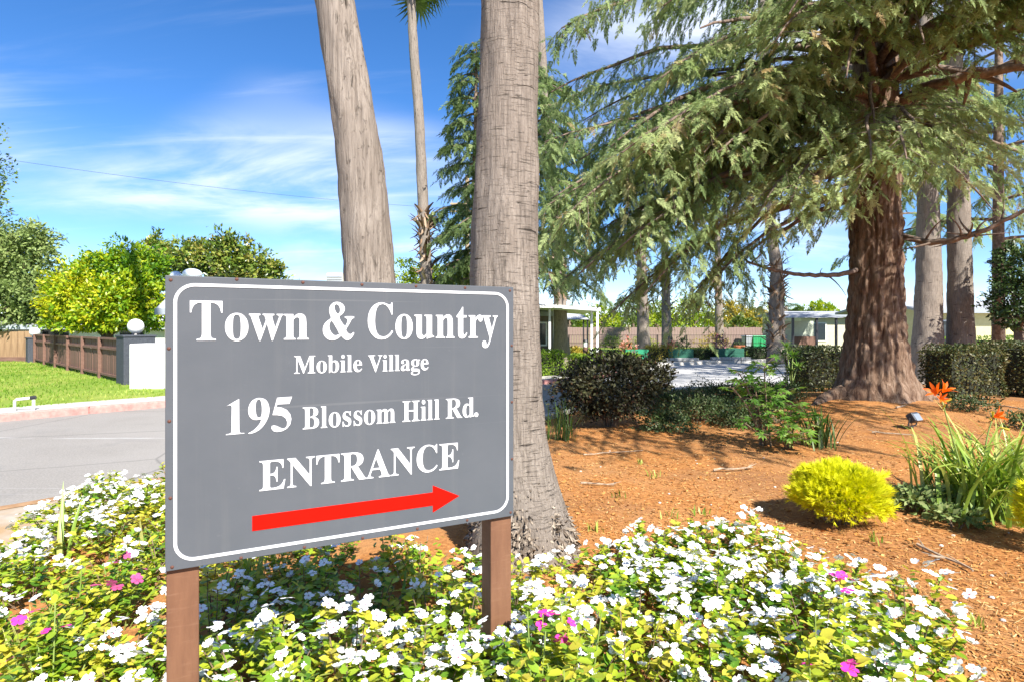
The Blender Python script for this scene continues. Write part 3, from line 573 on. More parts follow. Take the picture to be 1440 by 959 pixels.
def flat_shape(name, contours, depth, mat, y):
    """closed outlines (x along, z up) -> thin solid on the front of the board"""
    bm = bmesh.new()
    groups = contours if isinstance(contours[0][0], list) else [contours]
    for grp in groups:              # each letter filled on its own, so that touching letters do not cancel
        cu = bpy.data.curves.new(name, 'CURVE'); cu.dimensions = '2D'; cu.fill_mode = 'BOTH'; cu.extrude = depth / 2
        for c in grp:
            s_ = cu.splines.new('POLY'); s_.points.add(len(c) - 1); s_.use_cyclic_u = True
            for p_, q in zip(s_.points, c): p_.co = (q[0], q[1], 0, 1)
        t_ = bpy.data.objects.new(name, cu); C.objects.link(t_)
        dg = bpy.context.evaluated_depsgraph_get(); dg.update()
        me = bpy.data.meshes.new_from_object(t_.evaluated_get(dg)); C.objects.unlink(t_); bpy.data.objects.remove(t_)
        bm.from_mesh(me); bpy.data.meshes.remove(me)
    me = bpy.data.meshes.new(name); bm.to_mesh(me); bm.free()
    me.transform(Matrix.Rotation(R(90), 4, 'X')); me.transform(Matrix.Translation((0, y, 0)))
    me.materials.clear(); me.materials.append(mat); me.name = name
    o = bpy.data.objects.new(name, me); C.objects.link(o); o.parent = sign
    return o
def rrect(x0, z0, x1, z1, r, n=10):
    out = []
    for cx, cz, a in ((x1 - r, z1 - r, 0), (x0 + r, z1 - r, 90), (x0 + r, z0 + r, 180), (x1 - r, z0 + r, 270)):
        for i in range(n + 1):
            t = R(a + 90 * i / n); out.append((cx + r * math.cos(t), cz + r * math.sin(t)))
    return out
def word_outlines(txt, left, right, cap, trk=0.0):
    """txt between two pixels on its baseline, capital height given by a third"""
    x = 0; cs = []
    for ch in txt:
        wd, sps = GLYPHS[ch]
        cs.append([[(x + p[0], p[1]) for p in s_] for s_ in sps])
        x += wd * 1000 if wd < 5 else wd
    xs = [p[0] for g_ in cs for c in g_ for p in c]; x0, x1 = min(xs), max(xs)
    a, b = suv(*left), suv(*right); c = suv(*cap)
    h = c[1] - a[1]
    f = lambda p: (a[0] + (p[0] - x0) / (x1 - x0) * (b[0] - a[0]), SZ0 + a[1] + p[1] / 455.0 * h)
    return [[[f(p) for p in c_] for c_ in g_] for g_ in cs]
def smooth_closed(pts, it=2):
    p = np.asarray(pts, float)
    for _ in range(it):
        q = np.roll(p, -1, 0); p = np.stack([p * .75 + q * .25, p * .25 + q * .75], 1).reshape(-1, 2)
    return p
def traced(pts, ox, oy, sc, it=1):
    p = smooth_closed(pts, it) if it else np.asarray(pts, float)
    out = []
    for x, y in p:
        u = suv(ox + x / sc, oy + y / sc); out.append((u[0], SZ0 + u[1]))
    return out
YL = -.0012
LD = .0016
m = 1 / 1440.0
flat_shape("border_line", [rrect(.022, SZ0 + .022, SW - .022, SZ1 - .022, .06), rrect(.0318, SZ0 + .0318, SW - .0318, SZ1 - .0318, .050)[::-1]], LD, m_letter, YL)
L = word_outlines("Town", (267, 479), (434, 477.5), (267, 423)) + word_outlines("Country", (517, 476.5), (699.5, 475), (517, 426.5))
amp = [(400,122),(460,130),(520,165),(555,220),(560,270),(540,325),(500,370),(435,410),(560,605),(600,530),(612,480),(600,445),(555,430),(555,400),(740,400),(740,432),(705,445),(680,475),(640,555),(575,655),(600,700),(635,735),(665,745),(695,735),(720,703),(742,712),(725,760),(690,810),(650,845),(605,857),(560,845),(520,810),(488,770),(440,815),(390,845),(330,858),(270,855),(215,830),(170,785),(143,730),(132,660),(145,585),(185,520),(240,475),(298,435),(270,370),(255,290),(265,220),(300,165),(350,132)]
h1 = [(395,165),(365,185),(355,220),(365,270),(390,325),(420,360),(445,350),(465,310),(468,265),(455,220),(435,185)]
h2 = [(310,478),(280,505),(262,550),(258,600),(270,660),(300,715),(340,755),(380,770),(430,755),(458,735)]
L += [[traced(q, 444, 416, 13.7) for q in (amp, h1, h2)]]
flat_shape("lettering", L, LD, m_letter, YL)
flat_shape("lettering", word_outlines("Mobile", (413.5, 525.2), (509, 522), (413.5, 500.5)) + word_outlines("Village", (517.5, 522.5), (602.3, 520), (517.5, 499.5)), LD, m_letter, YL)
one = [(106,186),(217,122),(219,385),(222,404),(235,409),(262,408),(262,413),(105,427),(107,420),(135,415),(148,409),(152,395),(155,190),(150,178),(135,175),(118,181)]
nine = [(293,411),(296,417),(325,413),(365,398),(410,365),(445,315),(465,270),(474,225),(470,180),(455,142),(430,121),(395,113),(360,117),(325,137),(302,172),(292,215),(297,255),(315,285),(340,298),(370,300),(405,290),(396,320),(380,345),(350,378),(320,398)]
nineh = [(385,125),(368,132),(358,155),(355,195),(358,240),(368,272),(385,282),(402,272),(408,250),(410,205),(406,160),(398,135)]
five = [(538,112),(663,103),(640,163),(540,168),(530,190),(575,195),(620,215),(648,250),(657,290),(648,335),(620,372),(580,393),(535,400),(505,393),(488,370),(492,350),(512,344),(535,350),(560,362),(585,372),(608,365),(620,345),(622,315),(610,285),(580,265),(540,258),(498,258)]
dot = suv(500 + 903 / 5.326, 540 + 226 / 5.326)
L = [[traced(one, 300, 540, 5.995, 0)], [traced(nine, 300, 540, 5.995), traced(nineh, 300, 540, 5.995)], [traced(five, 300, 540, 5.995, 0)]]
L += word_outlines("Blossom", (425.5, 603.2), (555.8, 594), (425.5, 572.5)) + word_outlines("Hill", (565.7, 592.8), (618, 589), (565.7, 564)) + word_outlines("Rd", (626.7, 588.3), (666.5, 586), (626.7, 560.5))
L += [[[(dot[0] + .0085 * math.cos(t), SZ0 + dot[1] + .0085 * math.sin(t)) for t in np.linspace(0, 6.283, 17)[:-1]]]]
flat_shape("lettering", L, LD, m_letter, YL)
flat_shape("lettering", word_outlines("ENTRANCE", (364.5, 690), (645.5, 657), (364.5, 648)), LD, m_letter, YL)
arr = [(354.5, 725), (608.5, 691.7), (608.5, 682), (645.5, 696.5), (608.5, 719.8), (608.5, 710), (354.5, 746)]
flat_shape("arrow", [traced(arr, 0, 0, 1, 0)], LD, m_arrow, YL)
sc0 = None
for q in ((240, 394), (333, 393), (426, 397.5), (509, 400.5), (585, 402.7), (654, 405), (717, 409), (237.5, 490), (238, 592), (239.5, 700), (242, 797), (339, 784), (428, 769), (510, 756), (587, 743), (657, 731), (718, 720), (719.5, 486), (719.8, 565), (720, 645)):
    u = suv(*q)
    if sc0 is None:
        sc0 = MB().sphere((0, 0, 0), .0055, 10, 6, sz=1).build("screw", m_screw, sign, (u[0], 0, SZ0 + u[1]), smooth=True); sc0.scale = (1, .5, 1)
    else: copy_part(sc0, sign, (u[0], 0, SZ0 + u[1]))

# ================================================================== PALMS
def bark_mat(name, c0, c1, c2, sc, stretch, bmp, bd, rings=None):
    m, nt, b = base_mat(name)
    n1 = add_noise(nt, sc, stretch, 7, .68, .3)
    n2 = add_noise(nt, 1.3, (1, 1, .6), 4, .6)
    col = ramp(nt, n1, [(.28, c0), (.5, c1), (.75, c2)])
    col = mixcol(nt, ramp(nt, n2, [(.35, (0, 0, 0)), (.7, (.5, .5, .5))]), col, tuple(v * .8 for v in c1))
    h = n1
    if rings:
        n3 = add_noise(nt, rings[0], rings[1], 5, .6, .5)
        n4 = add_noise(nt, rings[0] * 2.6, (rings[1][0] * .8, rings[1][1] * .8, rings[1][2] * 1.3), 6, .65, .8)
        crack = mixcol(nt, 1.0, ramp(nt, n3, [(.30, (.0, .0, .0)), (.36, (1, 1, 1))]), ramp(nt, n4, [(.30, (.35, .35, .35)), (.42, (1, 1, 1))]), 'MULTIPLY')
        col = mixcol(nt, crack, tuple(v * .55 for v in c0), col)
        mm = nt.nodes.new("ShaderNodeMath"); mm.operation = 'MULTIPLY'; lk(nt, n1, mm.inputs[0]); lk(nt, crack, mm.inputs[1]); h = mm.outputs[0]
    lk(nt, col, b.inputs['Base Color']); b.inputs['Roughness'].default_value = .92; b.inputs['Specular IOR Level'].default_value = .12
    bump(nt, b, h, bmp, bd)
    return m
m_palm = bark_mat("palm_bark", (.085, .070, .058), (.25, .208, .172), (.37, .318, .268), 60, (1, 1, .07), 1.0, .02, (9, (.5, .5, 4.5)))
m_palmb = bark_mat("palm_bark_streaked", (.085, .068, .054), (.25, .21, .175), (.38, .33, .28), 48, (1, 1, .05), .9, .02, (7, (1.6, 1.6, .35)))
m_palmroot = bark_mat("palm_root_fibre", (.07, .05, .036), (.24, .19, .14), (.42, .35, .27), 40, (1, 1, .7), 1.0, .03)
m_boot = leafmat("dead_frond_bases", [(.09, .055, .035), (.25, .16, .10), (.42, .33, .24)], .05, .85, .1)
m_frond = leafmat("palm_frond", [(.035, .06, .012), (.08, .13, .025), (.14, .19, .05)], .2, .45, .4)

def palm_trunk(axis, rad, root, mat, parent, rough=.012, nseg=44, step=.09, name="trunk"):
    """axis: control points bottom to top, rad: radii at them"""
    axis = np.asarray(axis, float) - np.asarray(root, float); rad = np.asarray(rad, float)
    s = np.concatenate([[0], np.cumsum(np.linalg.norm(np.diff(axis, axis=0), axis=1))])
    k = max(8, int(s[-1] / step)); t = np.linspace(0, s[-1], k)
    p = np.column_stack([np.interp(t, s, axis[:, i]) for i in range(3)])
    for _ in range(4):
        q = p.copy(); q[1:-1] = (p[:-2] + 2 * p[1:-1] + p[2:]) / 4; p = q
    r = np.interp(t, s, rad)
    for _ in range(2): r[1:-1] = (r[:-2] + 2 * r[1:-1] + r[2:]) / 4
    a = np.arange(nseg)
    d = (vnoise(a[None, :] * 64 / nseg * .25, t[:, None] * 3.0, 16) - .5) * 2 * rough + (vnoise(a[None, :] * 64 / nseg, t[:, None] * 22) - .5) * rough * .7
    d = d * (r[:, None] / .2)
    V, F = tube(p, r, nseg, d)
    return mk(name, V, F, mat, parent, smooth=True)

def frond_mesh(parent, n, L=1.5, blades=16, name="frond", spread=(-.7, 1.1), first=None):
    """fan fronds round a palm's head; each frond one part"""
    if first is None:
        st = MB().tube(bez((0, 0, 0), (0, .55 * L, .2 * L), (0, L, .05 * L), 6), np.linspace(.03, .014, 6), 5)
        V = np.array(st.V); F = [np.array([f for f in st.F if len(f) == 4])]
        a = np.linspace(-1.9, 1.9, blades)
        D = np.column_stack([np.sin(a), np.cos(a), -.12 - .12 * np.abs(a)])
        bl = np.array([(-.035, 0, 0), (.035, 0, 0), (-.045, .5, .02), (.045, .5, .02), (0, 1, -.22)])
        bf = np.array([(0, 1, 3), (0, 3, 2), (2, 3, 4)])
        V2, F2, t2 = scatter(bl, bf, frames(D, np.tile([0, 0, 1.0], (blades, 1))), np.tile([0, L, .05 * L], (blades, 1)), L * .62 * rng.uniform(.85, 1.1, blades), rng.random(blades))
        first = mk(name, np.concatenate([V, V2]), F + [F2 + len(V)], m_frond, None, tint=np.concatenate([np.full(len(V), .7), t2]))
        C.objects.unlink(first)
    for i in range(n):
        az = 2.399 * i + rng.uniform(-.2, .2); el = spread[0] + (spread[1] - spread[0]) * ((i * .618) % 1)
        c = first.copy(); C.objects.link(c); c.parent = parent[0]; c.location = [float(v) for v in parent[1]]
        c.rotation_euler = (el, rng.uniform(-.2, .2), az); s_ = rng.uniform(.8, 1.1); c.scale = (s_, s_, s_)
    return first

def boots(parent, path, rad, z0, z1, n, size=.3, name="dead_frond_skirt", up=.9):
    """old frond bases clinging to a trunk between two heights; path in local space"""
    path = np.asarray(path, float)
    z = rng.uniform(z0, z1, n); a = rng.uniform(0, 6.283, n)
    cx = np.interp(z, path[:, 2], path[:, 0]); cy = np.interp(z, path[:, 2], path[:, 1])
    o = np.column_stack([np.cos(a), np.sin(a), np.zeros(n)])
    T = np.column_stack([cx, cy, z]) + o * rad * .85
    D = o * .55 + np.column_stack([rng.normal(0, .25, n), rng.normal(0, .25, n), np.full(n, up) * np.where(rng.random(n) < .25, -1, 1)])
    tv = [(-.16, 0, 0), (.16, 0, 0), (-.12, .5, .1), (.12, .5, .1), (-.05, 1, .42), (.05, 1, .42), (0, 0, .09), (0, .5, .16)]
    tf = [(0, 6, 7), (0, 7, 2), (6, 1, 3), (6, 3, 7), (2, 7, 4), (7, 5, 4), (7, 3, 5), (0, 2, 1), (1, 2, 3)]
    V, F, t = scatter(tv, tf, frames(D, o), T, rng.uniform(.7, 1.25, n) * size)
    return mk(name, V, F, m_boot, parent, tint=t, kind='stuff')

def tall_palm(label, base, pts, skirt=None, crown=True, mat=None, group="tall fan palms", rough=.012, fn=22, fl=1.5):
    """pts: (point on the axis, radius) from the ground up, world coordinates"""
    root = thing("palm_tree", label, "palm tree", base, 0, group)
    ax = [p for p, r in pts]; rd = [r for p, r in pts]
    palm_trunk(ax, rd, base, mat or m_palm, root, rough)
    loc = np.asarray(ax) - np.asarray(base)
    if skirt: boots(root, loc, skirt[2], skirt[0], skirt[1], skirt[3], skirt[4], up=skirt[5] if len(skirt) > 5 else .9)
    if crown:
        global FROND
        try: FROND
        except NameError: FROND = None
        FROND = frond_mesh((root, loc[-1]), fn, fl, first=FROND)
    return root

# main palm right behind the board
bB = P(734, 770, 4.05); bB[2] = 0
def pz(x, y, Y): return P(x, y, Y)
k4 = 4.05 / FPX
tall_palm("thick pale grey palm trunk rising right behind the entrance sign", bB,
    [(np.array([bB[0], 4.05, -.15]), .385), (np.array([bB[0], 4.05, .02]), .378), (P(735, 745, 4.05), .350), (P(731, 715, 4.05), .315), (P(726, 690, 4.05), .268), (P(722, 660, 4.05), .243), (P(717, 600, 4.05), .232), (P(713, 500, 4.05), .228), (P(710, 395, 4.05), .224), (P(711, 300, 4.05), .217), (P(713, 200, 4.05), .208), (P(715, 100, 4.05), .202), (P(716, 0, 4.05), .195), (P(718, -300, 4.05), .185), (P(722, -1600, 4.05), .17), (P(726, -5200, 4.05), .17)], mat=m_palm, rough=.018)
mainp = [o for o in C.objects if o.get('label', '').startswith("thick pale grey")][0]
# rough fibrous root collar at its foot
n = 2600
a = rng.uniform(0, 6.283, n); z = .5 * rng.random(n) ** 1.2
rr = np.interp(z, [0, .13, .27, .39, .55], [.37, .35, .312, .268, .24])
cx = np.interp(z, [0, .14, .55], [0, .005, -.06])
o_ = np.column_stack([np.cos(a), np.sin(a), np.zeros(n)])
T = o_ * (rr - .006)[:, None] + np.column_stack([cx, np.zeros(n), z])
D = o_ * .55 + np.column_stack([rng.normal(0, .5, n), rng.normal(0, .5, n), rng.normal(-.5, .6, n)])
V, F, t = scatter([(-.22, 0, 0), (.22, 0, 0), (.1, 1, .1), (-.1, 1, .1), (0, .5, .22)], [(0, 1, 4), (1, 2, 4), (2, 3, 4), (3, 0, 4)], frames(D, o_), T, rng.uniform(.02, .05, n))
m_fibre = leafmat("root_fibre", [(.08, .06, .045), (.24, .19, .145), (.38, .32, .25)], 0, .95, .05)
mk("root_collar", V, F, m_fibre, mainp, tint=t, kind='stuff')

bA = G(548, 715)
tall_palm("leaning brown palm trunk behind the left half of the sign", bA,
    [(bA - [0, 0, .1], .30), (bA, .28), (P(541, 600, 5), .225), (P(530, 480, 5), .208), (P(521, 395, 5), .198), (P(503, 200, 5), .186), (P(470, 0, 5), .162), (P(420, -300, 5), .15), (P(250, -1400, 5), .14), (P(-250, -4400, 5), .14)], mat=m_palmb, rough=.022)
bC = np.array([(602 - 720) / FPX * 20, 20, -.0])
tall_palm("slim distant palm with a ring of dead frond stubs left of the thick trunk", bC,
    [(bC, .26), (P(600, 395, 20), .20), (P(595, 290, 20), .18), (P(589, 160, 20), .16), (P(581, 60, 20), .15), (P(575, -60, 20), .14)], skirt=(2.0, 5.3, .2, 170, .36), mat=m_palmb, fn=26, fl=1.35)
bD = G(790, 512)
YD = bD[1]
tall_palm("palm with a smooth foot and shaggy collar beside the white carport", bD,
    [(bD - [0, 0, .1], .44), (bD, .42), (P(789, 480, YD), .30), (P(788, 440, YD), .27), (P(786, 380, YD), .24), (P(776, 250, YD), .22), (P(762, 80, YD), .18), (P(752, -80, YD), .17), (P(745, -330, YD), .16)], skirt=(2.4, 4.4, .26, 150, .34))
for (x, yb, Yd, lab, wd) in ((905, 492, 31, "pale palm trunk behind the first green planter", .30), (938, 491, 34, "pale palm trunk behind the second green planter", .26), (1012, 488, 37, "thin pale palm trunk behind the third green planter", .24)):
    b0 = np.array([(x - 720) / FPX * Yd, Yd, 0.0])
    tall_palm(lab, b0, [(b0, wd * 1.5), (b0 + [0, 0, .8], wd * 1.1), (b0 + [-.1, 0, 4.5], wd * .8), (b0 + [-.15, 0, 7.6], wd * .75)], skirt=(2.0, 5.5, wd, 70, .4), fn=16)
b0 = np.array([(1092 - 720) / FPX * 25, 25, 0.0])
tall_palm("dark shaggy palm trunk left of the pergola", b0, [(b0, .42), (b0 + [0, 0, 1], .33), (b0 + [0, 0, 4], .24), (P(1084, 330, 25), .2), (P(1070, -60, 25), .18), (P(1068, -300, 25), .18)], skirt=(.4, 4.2, .3, 150, .4), fn=16)
b0 = np.array([(1104 - 720) / FPX * 75, 75, 0.0])
tall_palm("small far palm with a yellowish crown above the pergola roof", b0, [(b0, .3), (b0 + [0, 0, 4.0], .28)], fn=26, fl=.75, mat=m_palmb)
bF = G(1302, 535)
YF = bF[1]
tall_palm("grey palm trunk just right of the big cedar trunk", bF,
    [(bF - [0, 0, .1], .50), (bF, .46), (P(1303, 500, YF), .40), (P(1305, 465, YF), .36), (P(1306, 400, YF), .325), (P(1305, 300, YF), .27), (P(1301, 100, YF), .20), (P(1298, -100, YF), .19), (P(1294, -420, YF), .18)], mat=m_palm)
YG = 17.0
bG_ = np.array([(1352 - 720) / FPX * YG, YG, 0.0])
tall_palm("pale palm trunk behind the clipped hedge at right", bG_,
    [(bG_, .42), (P(1351, 475, YG), .33), (P(1350, 400, YG), .30), (P(1347, 250, YG), .26), (P(1342, 100, YG), .22), (P(1337, -60, YG), .2), (P(1325, -420, YG), .19)], mat=m_palm)

# ================================================================== CEDARS
m_cedarbark, nt_, b_ = base_mat("cedar_bark")
n1 = add_noise(nt_, 13, (1, 1, .13), 9, .72, .5); n2 = add_noise(nt_, 50, (1, 1, .25), 5, .7)
c_ = ramp(nt_, n1, [(.34, (.07, .04, .028)), (.46, (.20, .135, .095)), (.58, (.31, .23, .17)), (.74, (.44, .35, .28))])
c_ = mixcol(nt_, .4, c_, ramp(nt_, n2, [(.3, (.12, .075, .055)), (.7, (.42, .33, .27))]), 'OVERLAY')
lk(nt_, c_, b_.inputs['Base Color']); b_.inputs['Roughness'].default_value = .95; b_.inputs['Specular IOR Level'].default_value = .1
bump(nt_, b_, n1, 1.0, .05)
m_limb = pm("limb_bark", (.09, .06, .045), (.27, .20, .155), 14, (1, 1, 1), .95, .8, .02, 7)
m_needle = leafmat("cedar_needles", [(.08, .12, .042), (.17, .235, .085), (.29, .36, .145), (.43, .49, .23), (.36, .27, .13)], .42, .6, .15)

# spray: a twig bristling with short needle tufts
_sv, _sf = [], []
def _kite(b, d, L, wd, up):
    d = unit(d); x = unit(np.cross(d, up)); k = len(_sv); b = np.asarray(b, float)
    for q in (b, b + d * L * .45 - x * wd, b + d * L, b + d * L * .45 + x * wd): _sv.append(tuple(q))
    _sf.append((k, k + 1, k + 2, k + 3))
_r = np.random.default_rng(11)
for i in range(15):
    s_ = i / 14
    for sg in (-1, 1):
        _kite((0, s_ * .78, -.10 * s_ * s_), (sg * (.9 - .35 * s_), .75, _r.uniform(-.5, .28)), _r.uniform(.24, .36) * (1 - .45 * s_), .027, _r.normal(size=3) * .35 + [0, 0, 1])
_kite((0, .7, -.08), (0, 1, -.25), .34, .05, [0, 0, 1]); _kite((0, 0, 0), (0, 1, -.1), .95, .018, [0, 0, 1])
SPRAY_V, SPRAY_F = np.array(_sv), np.array(_sf)

def cedar_foliage(paths, dens=1.0, bl=1.0, droop=.45, spray=.30, start=.22, tl=0.0, holes=0.0):
    """side branchlets along limb paths, sprays along the branchlets"""
    T_, D_, U_, S_, K_ = [], [], [], [], []
    twigs = []; dens = dens * 1.45 if holes else dens
    for ip, p in enumerate(paths):
        p = np.asarray(p, float); seg = np.concatenate([[0], np.cumsum(np.linalg.norm(np.diff(p, axis=0), axis=1))]); L = seg[-1]
        m = int(L * (1 - start) / .13 * dens) + 2
        ss = (start + (1 - start) * (np.arange(m) + rng.random(m) * .8) / m) * L
        ptone = rng.uniform(-.10, .10)
        for j, s_ in enumerate(ss):
            c = np.array([np.interp(s_, seg, p[:, i]) for i in range(3)])
            if holes and vnoise(c[0] * 1.15 + 40, (c[1] * .8 + c[2] * 1.7) + 40) < holes: continue
            c2 = np.array([np.interp(min(L, s_ + .1), seg, p[:, i]) for i in range(3)]); c1 = np.array([np.interp(max(0, s_ - .1), seg, p[:, i]) for i in range(3)])
            t = unit(c2 - c1); f = s_ / L
            side = np.cross(t, [0, 0, 1.0]); side = unit(side) * (1 if j % 2 else -1)
            b = bl * rng.uniform(.5, 1.15) * (.35 + 1.0 * np.sin(np.pi * min(1, .12 + f * .8)) ** .7) * (1.05 - .45 * f)
            d0 = unit(side * rng.uniform(.6, 1.0) + t * rng.uniform(.35, .9) + [0, 0, rng.uniform(-.15, .3)])
            k = max(3, int(b / .115))
            q = np.linspace(.08, 1, k)[:, None]
            pts = c + d0 * b * q + np.array([0, 0, -1.0]) * (droop * b * q ** 1.9)
            tg = unit(d0 - np.array([0, 0, 1.0]) * droop * 1.9 * q ** .9)
            twigs.append(np.concatenate([[c], pts[::2]]))
            tone = np.clip(.42 + ptone + rng.normal(0, .12), 0, .95)
            for sg in (-1, 1):
                sd = unit(np.cross(tg, [0, 0, 1.0])) * sg
                dd = unit(tg * rng.uniform(.5, .9, (k, 1)) + sd * rng.uniform(.25, .9, (k, 1)) + np.column_stack([rng.normal(0, .12, k), rng.normal(0, .12, k), rng.uniform(-.75, .02, k)]))
                T_.append(pts + rng.normal(0, .02, (k, 3))); D_.append(dd)
                U_.append(np.column_stack([rng.normal(0, .35, k), rng.normal(0, .35, k), np.ones(k)]))
                S_.append(spray * rng.uniform(.6, 1.2, k)); K_.append(np.clip(tone + rng.normal(0, .10, k) + (rng.random(k) < .04) * .5 + tl, 0, 1))
    if not T_: return cedar_foliage(paths, dens * .6, bl, droop, spray, start, tl, 0.0)
    T_, D_, U_, S_, K_ = (np.concatenate(q) for q in (T_, D_, U_, S_, K_))
    return scatter(SPRAY_V, SPRAY_F, frames(D_, U_), T_, S_, K_), twigs

def twig_mesh(twigs, r=.008):
    Vs, Fs, n = [], [], 0
    for p in twigs:
        if len(p) < 2: continue
        V, F = tube(p, np.linspace(r, r * .4, len(p)), 3, cap=False)
        Vs.append(V); Fs.append(np.array(F) + n); n += len(V)
    return np.concatenate(Vs), np.concatenate(Fs)

# the big cedar --------------------------------------------------------------
cb_ = np.array([6.6, 11.0, 0.0])
cedar = thing("cedar_tree", "huge drooping cedar with a thick furrowed trunk and flared roots", "tree", cb_)
nz, ns = 130, 144
zz_ = np.concatenate([np.linspace(-.2, 3.6, 100), np.linspace(3.75, 15, 30)])
ang = np.linspace(0, 2 * np.pi, ns, endpoint=False)
rbase = np.interp(zz_, [-.2, 0, .3, .7, 1.2, 1.8, 3.0, 4.5, 8, 15], [1.02, .88, .71, .58, .50, .45, .42, .39, .32, .12])
lob = .5 + .5 * np.cos(ang[None] * 5 + .7 + .35 * np.sin(ang[None] * 2)) * np.exp(-np.maximum(zz_, 0)[:, None] * .5)
flare = np.exp(-np.maximum(zz_, 0) / .30)[:, None] * (np.abs(np.cos(ang[None] * 2.5 + .9)) ** 3 - .3) * .26
i_ = np.arange(ns)[None]
rid = np.abs(vnoise(i_ * 64 / ns * .75 + 1.2 * vnoise(i_ * 0 + 3.0, zz_[:, None] * 1.6), zz_[:, None] * 2.6, 48) - .5) * 2
rid2 = vnoise(i_ * 64 / ns, zz_[:, None] * 4.5) - .5
rid3 = np.abs(vnoise(i_ * 64 / ns * 1.0 + 2.0 * vnoise(i_ * 0 + 7.0, zz_[:, None] * 2.3), zz_[:, None] * 6.0, 64) - .5) * 2
disp = flare + (rid - .45) * .06 + (rid3 - .5) * .055 + rid2 * .045
disp *= np.interp(zz_, [0, 3, 15], [1, .9, .3])[:, None]
rr = rbase[:, None] + disp
cxo = np.interp(zz_, [0, 2, 6, 15], [0.02, 0.02, .0, -.1])
V = np.stack([rr * np.cos(ang)[None] + cxo[:, None], rr * np.sin(ang)[None], np.repeat(zz_[:, None], ns, 1)], -1).reshape(-1, 3)
ii = np.arange(nz - 1)[:, None] * ns; jj = np.arange(ns)[None]; j2 = (jj + 1) % ns
mk("trunk", V, np.stack([ii + jj, ii + j2, ii + ns + j2, ii + ns + jj], -1).reshape(-1, 4), m_cedarbark, cedar, smooth=True)
# surface roots
for az, ln_ in ((3.4, 1.0), (-.15, .9)):
    d = np.array([math.cos(az), math.sin(az), 0]); s_ = np.array([-d[1], d[0], 0])
    t = np.linspace(0, 1, 12)[:, None]
    p = d * (.62 + t * ln_) + s_ * (.12 * np.sin(t * 5 + az)); xy = cb_[:2] + p[:, :2]
    p[:, 2] = gz(xy[:, 0], xy[:, 1]) + .13 * (1 - t[:, 0]) ** 1.5 - .05
    Vr, Fr = tube(p, np.linspace(.17, .03, 12), 9)
    mk("root", Vr, Fr, m_cedarbark, cedar, smooth=True)

LIMBS = [  # (height on trunk, end pixel x, y, distance of the end, sag, radius, foliage 1/0, sprays' length)
    (4.6, 815, 385, 8.6, .5, .07, 1), (5.3, 775, 280, 9.3, .6, .07, 1), (4.3, 905, 415, 8.8, .35, .06, 1), (4.0, 1000, 400, 9.2, .25, .05, 1),
    (5.7, 860, 205, 8.2, .7, .08, 1), (5.1, 905, 215, 7.4, .75, .07, 1), (6.4, 775, 130, 9.6, .6, .06, .6), (7.3, 790, 40, 9.2, .7, .07, .9),
    (7.8, 850, -30, 8.2, .7, .07, 1), (6.6, 985, 40, 7.8, .7, .07, 1), (4.9, 1085, 285, 8.4, .6, .06, 1), (4.7, 1275, 225, 7.4, .85, .06, 1),
    (5.0, 1350, 230, 8.4, .7, .05, 1), (6.2, 1190, 110, 7.6, .7, .06, 1), (7.2, 1110, 20, 7.0, .7, .06, 1), (6.9, 1300, 60, 7.4, .7, .06, 1),
    (5.9, 1430, 130, 9.6, .5, .11, .7), (5.2, 1480, 240, 10.2, .4, .07, .8), (7.6, 1450, -10, 8.4, .6, .07, 1),
    (5.1, 1040, 240, 14.5, .5, .06, 1), (6.2, 1120, 150, 15.5, .5, .06, 1), (6.4, 1360, 140, 15.5, .5, .06, 1), (7.2, 990, 90, 13.5, .5, .06, .8),
    (8.2, 900, -40, 12.5, .5, .06, 1), (3.9, 1030, 380, 11.5, .2, .05, .5), (3.9, 860, 440, 9.6, .4, .05, .9), (8.5, 1230, -30, 8.0, .5, .06, 1),
    (4.6, 950, 320, 9.2, .45, .06, 1), (5.5, 970, 250, 8.6, .5, .06, 1), (4.2, 1160, 320, 9.8, .2, .04, .6), (6.8, 1000, 150, 10.5, .4, .06, .45),
    (5.0, 765, 330, 9.8, .6, .06, 1), (5.9, 770, 215, 10.2, .7, .06, 1), (4.4, 790, 395, 10.2, .5, .05, .9), (5.4, 800, 300, 7.8, .7, .06, 1), (6.3, 820, 170, 10.5, .6, .05, .6), (4.6, 870, 350, 8.0, .6, .06, 1), (4.2, 960, 440, 9.8, .3, .05, .9), (5.2, 1010, 215, 7.6, .6, .06, 1), (5.6, 1090, 190, 8.6, .6, .06, 1), (7.4, 930, 10, 8.8, .7, .06, 1), (5.6, 1230, 180, 8.4, .7, .06, 1), (5.4, 1390, 190, 10.8, .6, .06, 1), (5.8, 772, 150, 10.8, .5, .05, 1), (5.2, 788, 240, 11.0, .5, .05, 1), (4.8, 778, 340, 11.0, .5, .05, 1), (5.6, 825, 250, 10.6, .5, .05, 1), (4.6, 835, 330, 10.4, .5, .05, 1), (5.4, 766, 200, 9.0, .5, .05, 1), (5.0, 768, 290, 8.6, .6, .05, 1), (8.8, 1000, -80, 6.6, .5, .06, 1), (8.8, 1330, -80, 7.2, .5, .06, 1), (6.8, 1420, 60, 12.5, .4, .06, .9), (4.9, 1400, 300, 13.0, .3, .05, .7)]
